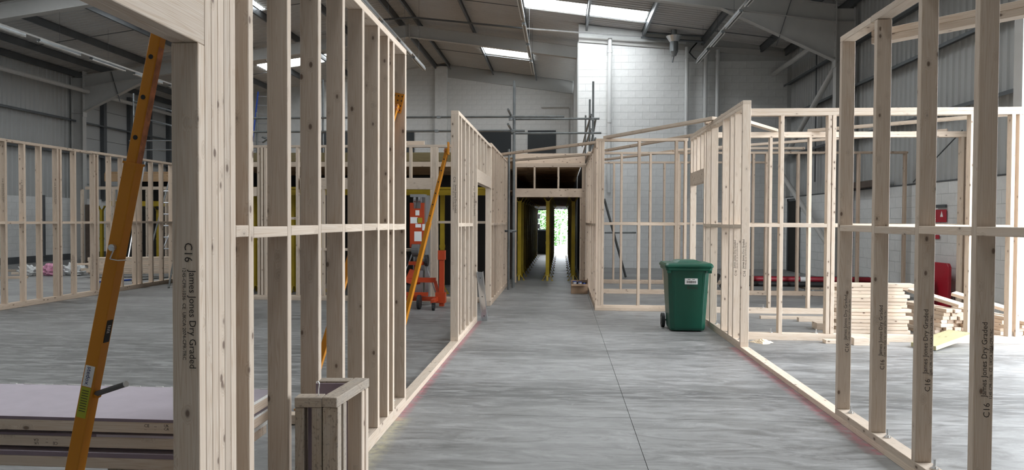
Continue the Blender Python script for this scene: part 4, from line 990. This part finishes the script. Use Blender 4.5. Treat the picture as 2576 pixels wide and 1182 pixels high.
# ladders leaning up to the deck
def ladder(a, b, w_, n, label, wd, mats=(ALU, ALU)):
    a, b, wd = V(a), V(b), V(wd).normalized(); t = thing('ladder', label, 'ladder', a); 
    for s, m_ in zip((-1, 1), mats): q = MB(); q.bar(a+wd*s*w_/2, b+wd*s*w_/2, .025, .07, wd); q.build('ladder_stile', m_, t)
    for k in range(n): p = a+(b-a)*((k+.5)/n); q = MB(); q.cyl(p-wd*w_/2, p+wd*w_/2, .014, 6); q.build('rung', ALU, t)
ladder((onY(648, 380, 16.5).x, 16.5, 2.81), onY(668, 232, 16.9), .34, 8, 'blue and silver ladder standing on the deck behind the left wall', (1, .25, 0), (BLUEP, ALU))
# ---- loose timber lengths lying across the frames
def loose(a, b, label, w_=.095, t_=.045, mat=None, name='loose_timber', wd=(0, 0, 1)):
    o = tim(None, name, a, b, wd, t_, w_, mat or WOOD); return tag(o, label, 'timber')
def lz(px, py, Y): return onY(px, py, Y)
loose((-1.33, 14.95, 2.885), (.70, 12.4, 2.871), 'loose timber spanning the far corridor, the higher of two', mat=WOODB)
loose((-1.33, 16.5, 2.884), (.74, 14.6, 2.869), 'loose timber spanning the far corridor, the lower of two', mat=WOODB)
loose((.72, 12.02, 2.895), (2.10, 10.02, 2.925), 'long loose timber sloping from the corridor end post to the bin wall', mat=WOOD)
loose((.90, 14.70, 2.945), (2.5, 12.0, 2.985), 'loose timber resting across the room behind the bin', mat=WOODB)
loose((.80, 17.2, 2.945), (2.3, 14.85, 2.945), 'loose timber resting across the furthest right-hand room', mat=WOODB)
loose((2.17, 9.75, 2.925), (3.45, 11.83, 2.98), 'loose timber sloping down behind the first right-hand cross wall', mat=WOOD)
loose((2.3, 14.77, 2.945), (6.2, 11.95, 2.985), 'very long loose timber lying over the right-hand rooms', mat=WOOD)
loose((2.7, 14.78, 2.99), (4.9, 14.81, 2.99), 'loose timber lying along the third right-hand cross wall', mat=WOOD)
loose((4.0, 11.9, 2.98), (6.6, 9.4, 2.95), 'loose timber lying between the two nearest cross walls on the right', mat=WOOD)
loose((-3.75, 12.91, 2.9), (-2.52, 12.9, 2.9), 'loose timber length lying on the left room back wall', mat=WOODB, wd=(0, 1, 0))
for i, (px, py) in enumerate(((1782, 317), (1781, 325))):
    p = onY(px+12, py, 10.12); q = None
tag(tim(None, 'timber_offcut', (2.05, 10.42, 2.9225), (2.24, 10.42, 2.9225), (0, 1, 0), .095, .045, WOODB), 'small offcut block sitting on top of the bin wall', 'offcut')
# ---- timber stacks behind the right-hand frames
YS = 9.52
xl_, xr_ = xY(2100, YS), xY(2296, YS)
pitch = .0465
for k in range(15):
    for r in range(2):
        e0, e1 = random.uniform(-.04, .04), random.uniform(-.12, .02)
        if k == 14: e1 = .07
        tag(tim(None, 'timber_plank', (xl_+e0, YS+.05+.115*r+(jy_ := random.uniform(-.012, .012)), pitch*(k+.5)), (xr_+e1, YS+.05+.115*r+jy_+random.uniform(-.008, .008), pitch*(k+.5)), (0, 1, 0), .082, .044, bev=.004), ORD[14-k]+' plank from the top of the neat right-hand stack, '+('front' if r == 0 else 'rear')+' row', 'plank', 'planks in the neat stack')
# untidy heap with sawn ends towards the viewer
def heap(x0, x1, y0, rows, label, group, ang=.35):
    z = .0225
    for r, n in enumerate(rows):
        a_ = ang+random.uniform(-.06, .06)
        for k in range(n):
            c = x0+(x1-x0)*(k+.5)/max(rows)+random.uniform(-.004, .004)+.02*r
            L_ = random.uniform(.9, 1.3); yj = random.uniform(-.06, .06)
            tag(tim(None, 'timber_plank', (c, y0+yj, z), (c-math.sin(a_)*L_, y0+yj+math.cos(a_)*L_, z), (1, 0, 0), .086, .045, random.choice((WOOD, WOODB))), ORD[k]+' from the left, '+ORD[r]+' row up in '+label, 'plank', group)
        z += .0465
heap(xY(2352, 9.6), xY(2455, 9.6), 9.6, (5, 5, 5, 4, 4, 3, 3, 2), 'the plank heap by the fire point', 'planks in the heap by the fire point', .10)
heap(xY(2512, 9.6), xY(2600, 9.6), 9.6, (4, 4, 4, 3, 3, 2), 'the plank heap at the right edge', 'planks in the heap at the right edge', .12)
tag(tim(None, 'timber_plank', (xY(2340, 9.75), 10.3, .56), (xY(2420, 9.7), 9.68, .41), (1, 0, 0), .12, .045), 'long plank sloping down over the heap by the fire point', 'plank')
tag(tim(None, 'timber_plank', (xY(2470, 9.75), 10.4, .50), (xY(2572, 9.7), 9.72, .318), (1, 0, 0), .12, .045), 'long plank sloping down over the heap at the right edge', 'plank')
# pieces in front of the first cross wall
def offcut(px0, px1, Y, z0, h_, d_, label, mat=WOOD, dy=0):
    a, b = xY(px0, Y), xY(px1, Y); tag(tim(None, 'timber_offcut', (a, Y, z0+h_/2), (b, Y+dy, z0+h_/2), (0, 1, 0), d_, h_, mat), label, 'offcut')
offcut(2077, 2122, 9.02, 0, .045, .11, 'small offcut beside the double stud base on the right')
offcut(2143, 2182, 8.98, 0, .09, .22, 'thick square offcut in front of the first cross wall')
offcut(2186, 2236, 9.03, 0, .045, .12, 'flat offcut half hidden behind a foreground stud on the right')
offcut(2052, 2110, 10.2, 0, .095, .2, 'block of timber lying behind the double stud on the right')
offcut(1915, 2120, 11.2, 0, .045, .07, 'long batten lying on the floor before the second cross wall')
offcut(2010, 2120, 10.95, 0, .06, .09, 'short batten lying on the floor before the second cross wall')
# treated board leaning on the sole plate
tb_ = tag(tim(None, 'treated_board', (4.27, 8.68, .035), (4.92, 9.10, .135), (-.65, 1, 0), .30, .05, TREAT), 'yellow green treated board lying askew against the first cross wall', 'board')
# sawdust heap
q = MB(); c = onZ(1918, 862); n_ = 18; rr = 10
vs = []
for i in range(rr):
    for k in range(n_):
        a = 2*math.pi*k/n_; f = i/(rr-1); j = 1+.25*math.sin(3*a)+.1*math.sin(7*a+1)
        vs.append((c.x+.125*f*j*math.cos(a), c.y+.09*f*j*math.sin(a), max(0, .045*(1-f**1.3)+(random.uniform(-.006, .008) if 0 < f < 1 else 0))))
q.add(vs, [(i*n_+k, i*n_+(k+1) % n_, (i+1)*n_+(k+1) % n_, (i+1)*n_+k) for i in range(rr-1) for k in range(n_)])
so = q.build('sawdust_heap', SAWD, None); tag(so, 'small pale heap of sawdust on the concrete right of the bin', 'sawdust'); so['kind'] = 'stuff'
# ---- galvanised channel leaning by the doorway
t = thing('steel_channel', 'galvanised steel channel leaning by the doorway left of the corridor', 'steel channel', onZ(1218, 806))
a, b = onZ(1219, 806), onX(1207, 684, XA+.05); bx_ = basis(b-a, (1, 0, 0)); 
q = MB(); q.bar(a, b, .085, .004, (1, -.2, 0)); 
for s in (-1, 1): q.bar(a+bx_.col[0]*s*.041+V((0, .022, 0)), b+bx_.col[0]*s*.041+V((0, .022, 0)), .004, .045, (1, -.2, 0))
so = q.build('channel_web', BRIGHT, t)
for f in (.1, .5, .88): p = a+(b-a)*f; q = MB(); q.cyl(p+V((0, -.003, 0)), p+V((0, -.0045, 0)), .009, 8); q.build('bolt_hole', BLACK, t)
# ---- open cardboard box with tubs
cb = thing('cardboard_box', 'open cardboard box on the floor by the far corridor wall', 'box', (.38, 14.7, 0))
x0, x1, y0, y1 = .20, .54, 14.62, 14.92
for n_, a, b in (('box_side', (x0, y0, 0), (x1, y0+.005, .20)), ('box_side', (x0, y1-.005, 0), (x1, y1, .26)), ('box_side', (x0, y0, 0), (x0+.005, y1, .26)), ('box_side', (x1-.005, y0, 0), (x1, y1, .30)), ('box_base', (x0, y0, 0), (x1, y1, .005))): q = MB(); q.bb(a, b); q.build(n_, CARD, cb)
q = MB(); q.bar((x0+.17, y0-.005, .20), (x0+.17, y0-.09, .17), .33, .005, (1, 0, 0)); q.build('box_flap', CARD, cb)
for i, (u, v, m_, r_, lab) in enumerate(((.07, .07, PIPE, .042, 'pale tub at the left in the cardboard box'), (.18, .06, PIPE, .038, 'pale tub in the middle of the cardboard box'), (.27, .08, BLUEP, .042, 'blue tub at the right in the cardboard box'), (.12, .17, BLUEP, .05, 'blue tub at the back of the cardboard box'))):
    t = thing('tub', lab, 'tub', (x0+u, y0+v, .006)); q = MB(); q.cyl((x0+u, y0+v, .006), (x0+u, y0+v, .24-.01*i), r_, 12); q.build('tub_body', m_, t)
    q = MB(); q.cyl((x0+u, y0+v, .24-.01*i), (x0+u, y0+v, .255-.01*i), r_+.004, 12); q.build('tub_lid', BLUEP if i < 2 else BLACK, t)
# ---- fire point on the right wall
fx = XR-.03
t = thing('fire_point_stand', 'red plastic fire point stand with an extinguisher by the block wall', 'fire point', (fx-.1, 13.5, 0))
yl, yr_ = onX(2388, 700, fx-.2).y, onX(2338, 700, fx-.2).y
q = loft([[(fx-.22, y, z) for y, z in ((yl, .0), (yr_+.25, .0), (yr_+.25, .72), (yr_+.2, .78), (yl+.05, .78), (yl, .72))], [(fx-.16, y, z) for y, z in ((yl, .0), (yr_+.25, .0), (yr_+.25, .72), (yr_+.2, .78), (yl+.05, .78), (yl, .72))]]); q.build('stand_board', RED, t, bevel=.01)
yc = (yl+yr_)/2+.06
e = thing('fire_extinguisher', 'red fire extinguisher standing before the red fire point stand', 'extinguisher', (fx-.32, yc, 0))
q = MB(); q.cyl((fx-.32, yc, 0), (fx-.32, yc, .42), .075, 14); q.cyl((fx-.32, yc, .42), (fx-.32, yc, .48), .075, 14, .03); q.build('cylinder', RED, e)
q = MB(); q.box((fx-.33, yc, .51), (.05, .05, .05)); q.box((fx-.36, yc, .54), (.10, .03, .015)); q.build('valve', BLACK, e)
q = MB(); q.box((fx-.396, yc, .27), (.004, .08, .2)); q.build('instruction_label', WHITE, e)
def wall_sign(px0, px1, py0, py1, label, lines, name='safety_sign', mat=RED):
    a, b = onX(px0, py0, XR-.035), onX(px1, py1, XR-.035); t = thing(name, label, 'sign', (XR-.035, (a.y+b.y)/2, b.z))
    q = MB(); q.bb((XR-.035, a.y, a.z), (XR-.028, b.y, b.z)); q.build('sign_plate', mat, t)
    for s, sz, u, v in lines:
        share('sign_lettering', text_mesh([(s, sz, 0, 0)], WHITE), t, face_M((XR-.037, max(a.y, b.y)-u, b.z+v), (0, -1, 0), (-1, 0, 0)))
    return t, max(a.y, b.y), b.z
sg, ys_, z_ = wall_sign(2336, 2380, 528, 559, 'red fire point sign on the right-hand block wall', (('Fire', .11, .04, .12), ('Point', .11, .04, .02)))
q = MB(); q.prism([(XR-.0365, ys_-.42, z_+.10), (XR-.0365, ys_-.52, z_+.10), (XR-.0365, ys_-.47, z_+.21)], (-.001, 0, 0)); q.build('sign_symbol', WHITE, sg)
wall_sign(2340, 2362, 590, 601, 'small red notice below the fire point sign', (), 'safety_notice')
q = MB(); a, b = onX(2355, 515, XR-.04), onX(2378, 522, XR-.04); q.bb((XR-.05, a.y, a.z), (XR-.01, b.y, b.z)); tag(q.build('sounder_box', PURL, None), 'small grey box above the fire point sign', 'box')
q = MB(); q.cyl((XR-.06, 12.9, 3.1), (XR-.06, 14.6, 2.3), .012, 6); tag(q.build('bracing_wire', PURL, None), 'thin dark bracing wire on the right-hand cladding', 'wire')
q = MB(); q.bb((XR-.25, 15.7, 2.28), (XR-.02, 17.6, 2.42)); tag(q.build('rusty_steel_angle', BROWN, None), 'rusty steel lying along the block wall top on the right', 'steel')
# doorway by the core corner: a black panel stands in for its unlit opening
dr = thing('door_2', 'dark doorway in the right wall beside the block core corner', 'door', (XR-.04, 21.9, 0)); del dr['category']; dr['kind'] = 'structure'
q = MB(); q.bb((XR-.07, 21.5, 0), (XR-.03, 22.3, 2.12)); q.build('door_leaf', DARK, dr)
q = MB(); q.bb((XR-.09, 21.4, 0), (XR-.025, 21.5, 2.2)); q.bb((XR-.09, 22.3, 0), (XR-.025, 22.4, 2.2)); q.bb((XR-.09, 21.4, 2.12), (XR-.025, 22.4, 2.2)); q.build('door_frame', PURL, dr)
# ---- trolley with pipes behind the right-hand frames
py_ = 15.2
tr = thing('pipe_trolley', 'low flat trolley carrying pipes behind the right-hand rooms', 'trolley', (5.3, py_, 0))
q = MB(); q.bb((5.0, py_-.28, .11), (6.3, py_+.28, .15)); q.build('trolley_bed', OLDW, tr)
for x_ in (5.15, 6.1):
    for s in (-.22, .22):
        q = MB(); q.cyl((x_, py_+s-.02, .05), (x_, py_+s+.02, .05), .05, 14); q.build('castor', BRIGHT, tr)
        q = MB(); q.box((x_, py_+s, .085), (.045, .06, .05)); q.build('castor_fork', GALV, tr)
pz = .151+.055; pr = .055
for i, (m_, y_, z_, x0, x1, lab) in enumerate(((REDP, -.058, pz+.098, 4.0, 6.4, 'dark red pipe laid on top of the trolley load'), (BLACK, -.115, pz, 3.85, 6.3, 'black pipe nearest the viewer on the trolley'), (BLACK, .0, pz, 3.9, 6.4, 'black pipe in the middle of the trolley load'), (BLACK, .115, pz, 3.7, 6.5, 'black pipe at the back of the trolley load'), (BLACK, .060, pz+.099, 3.95, 6.4, 'black pipe on top of the trolley load beside the red one'))):
    q = MB(); q.cyl((x0, py_+y_, z_), (x1, py_+y_, z_), pr, 14); tag(q.build('plastic_pipe', m_, None), lab, 'pipe')
q = MB(); q.cyl((4.95, py_-.058, pz+.098), (5.07, py_-.058, pz+.098), pr+.0015, 14); q.build('paper_label', WHITE, bpy.data.objects['plastic_pipe'])
tv = thing('pipe_fittings', 'dark pile of pipe fittings left of the pipe trolley', 'fittings', (3.7, 16.2, 0))
for k in range(7):
    q = MB(); x_ = 3.15+.14*k; q.cyl((x_, 16.1, .06+.05*(k % 3)), (x_+.1, 16.3, .10+.09*(k % 3)), .055, 10); q.build('fitting', BLACK, tv)
# blue-green tube leaning in the second room
q = MB(); q.cyl(onZ(1574, 699)+V((0, 0, .028)), onY(1520, 500, 18.0), .03, 10); tag(q.build('leaning_tube', TUBE, None), 'dark scaffold tube leaning behind the corridor end post', 'tube')
q = MB(); q.cyl(onY(1521, 585, 18.2), onY(1600, 585, 18.2), .024, 10); tag(q.build('cross_tube', TUBE, None), 'horizontal dark tube clipped to the leaning scaffold tube', 'tube')
# ---- left room distance: plank stack, mobile tower, rubbish bags, floor timbers
px_, py_ = onZ(232, 700).x, onZ(232, 700).y
d_ = V((1, .32, 0)).normalized(); nrm = V((-.32, 1, 0)).normalized()
for k in range(9):
    for r in range(3):
        a = V((px_-.1, py_, .095+.047*(k+.5)))+nrm*(.1*r+.05)+d_*random.uniform(-.28 if k in (2, 5) else -.06, .05)
        tag(tim(None, 'timber_plank', a, a+d_*2.6, nrm, .095, .045, random.choice((WOOD, WOODB))), ORD[8-k]+' plank from the top, '+ORD[r]+' row back, in the stack beyond the far partition', 'plank', 'planks stacked beyond the far left partition')
for s, lab in ((.4, 'bearer under the near end of the plank stack beyond the far partition'), (2.1, 'bearer under the far end of the plank stack beyond the far partition')):
    a = V((px_, py_, .046))+d_*s; tag(tim(None, 'stack_bearer', a-nrm*.05, a+nrm*.4, d_, .09, .09, OLDW), lab, 'bearer')
mt = thing('mobile_tower', 'aluminium mobile access tower frame behind the far left partition', 'scaffold tower', (-10.6, 19, 0))
tx0, tx1, ty = onY(404, 600, 19).x, onY(433, 600, 19).x+.5, 19.0
for y_ in (ty, ty+1.2):
    for x_ in (tx0, tx1): q = MB(); q.cyl((x_, y_, .12), (x_, y_, 2.35), .025, 8); q.build('tower_leg', ALU, mt)
    for k in range(7): q = MB(); q.cyl((tx0, y_, .35+.32*k), (tx1, y_, .35+.32*k), .02, 8); q.build('tower_rung', ALU, mt)
    for x_ in (tx0, tx1): q = MB(); q.cyl((x_-.02, y_, .06), (x_+.02, y_, .06), .06, 12); q.build('castor', BLACK, mt)
q = MB(); q.cyl((tx0, ty, .5), (tx0, ty+1.2, 2.1), .02, 8); q.build('tower_brace', ALU, mt)
for i, (a, b, lab) in enumerate(((onZ(316, 690)+V((0, 0, .02)), onY(365, 405, 20.2), 'thin pale tube leaning beyond the far left partition'), (onZ(424, 725), onY(440, 640, 16.0), 'short pole standing against the end of the far partition'), (onZ(250, 712)+V((0, 0, .03)), onZ(345, 706)+V((0, 0, .03)), 'blue tube lying on the floor by the plank stack'), (onZ(330, 708)+V((0, 0, .03)), onZ(425, 700)+V((0, 0, .03)), 'grey tube lying on the floor by the mobile tower'))):
    q = MB(); q.cyl(a, b, .022, 8); tag(q.build('loose_tube', (ALU, TUBE, BLUEP, TUBE)[i], None), lab, 'tube')
q = MB(); q.cyl(onY(432, 430, 20.9), onZ(362, 690)+V((0, 0, .02)), .024, 8); tag(q.build('loose_tube', TUBE, None), 'dark tube sloping behind the mobile tower', 'tube')
q = MB(); x_ = onY(238, 500, 20.5).x; q.cyl((x_, 20.5, 0), (x_, 20.5, 3.3), .025, 8); tag(q.build('scaffold_pole', TUBE, None), 'upright scaffold pole by the low deck on the left', 'pole')
for i, (pxx, r_, m_, lab) in enumerate(((72, .21, BAG, 'clear rubbish bag on the far floor, the left one'), (124, .23, PINKP, 'pink stuffed rubbish bag on the far floor between the clear bags'), (174, .23, BAG, 'clear rubbish bag on the far floor, the right one'))):
    c = onZ(pxx, 694); bm = bmesh.new(); bmesh.ops.create_icosphere(bm, subdivisions=3, radius=1)
    for v in bm.verts:
        n = v.co.copy(); f = 1+.16*math.sin(n.x*9+i)*math.sin(n.y*7+2*i)+.12*math.sin(n.z*11+n.x*5)
        v.co = V((n.x*r_*1.15*f, n.y*r_*.8*f, max(0, (n.z*.75+.6)*r_*f)))
    me = bpy.data.meshes.new('bag'); bm.to_mesh(me); bm.free(); me.materials.append(m_)
    tag(share('rubbish_bag', me, None, Matrix.Translation(V((c.x, c.y+i*.1, 0)))), lab, 'bag')
for i, (p0, p1, lab) in enumerate((((-20, 702), (70, 700), 'length of timber on the far floor at the left edge'), ((30, 690), (140, 689), 'thin timber batten on the far floor near the bags'), ((1, 684), (40, 683), 'dark channel on the far floor at the left edge'))):
    a, b = onZ(*p0), onZ(*p1); tag(tim(None, 'floor_timber', a+V((0, 0, .03)), b+V((0, 0, .03)), (0, 1, 0), .09, .06, (WOODB, WOOD, OLDW)[i]), lab, 'timber')
# guard rails of the scaffold at the back left
gl = thing('guard_rail_frame', 'steel guard rail frame on the low deck beyond the far left partition', 'guard rail', (-11.5, 21.6, 2.98))
GY = 21.7
for p in (332, 355, 440): x_ = onY(p, 380, GY).x; q = MB(); q.cyl((x_, GY, 2.98), (x_, GY, onY(p, 352, GY).z), .022, 8); q.build('rail_post', GALV, gl)
for py in (354, 377): z_ = onY(380, py, GY).z; q = MB(); q.cyl((onY(325, py, GY).x, GY, z_), (onY(560, py, GY).x, GY, z_), .02, 8); q.build('rail_tube', GALV, gl)
for py in (255, 292): a = onY(338, py, GY); b = onY(432, py+24, GY-2.0); q = MB(); q.cyl(a, b, .024, 8); q.build('rail_tube', GALV, gl)
q = MB(); x_ = onY(336, 300, GY).x; q.cyl((x_, GY, 2.98), (x_, GY, onY(336, 235, GY).z), .024, 8); q.build('rail_post', GALV, gl)
# safety notice on the far left wall
q = MB(); a, b = onX(-4, 505, XL+.02), onX(4, 525, XL+.02); q.bb((XL+.01, a.y, b.z), (XL+.016, b.y+.1, a.z)); tag(q.build('wall_notice', YLAB, None), 'small yellow notice on the block wall at the left edge', 'sign')
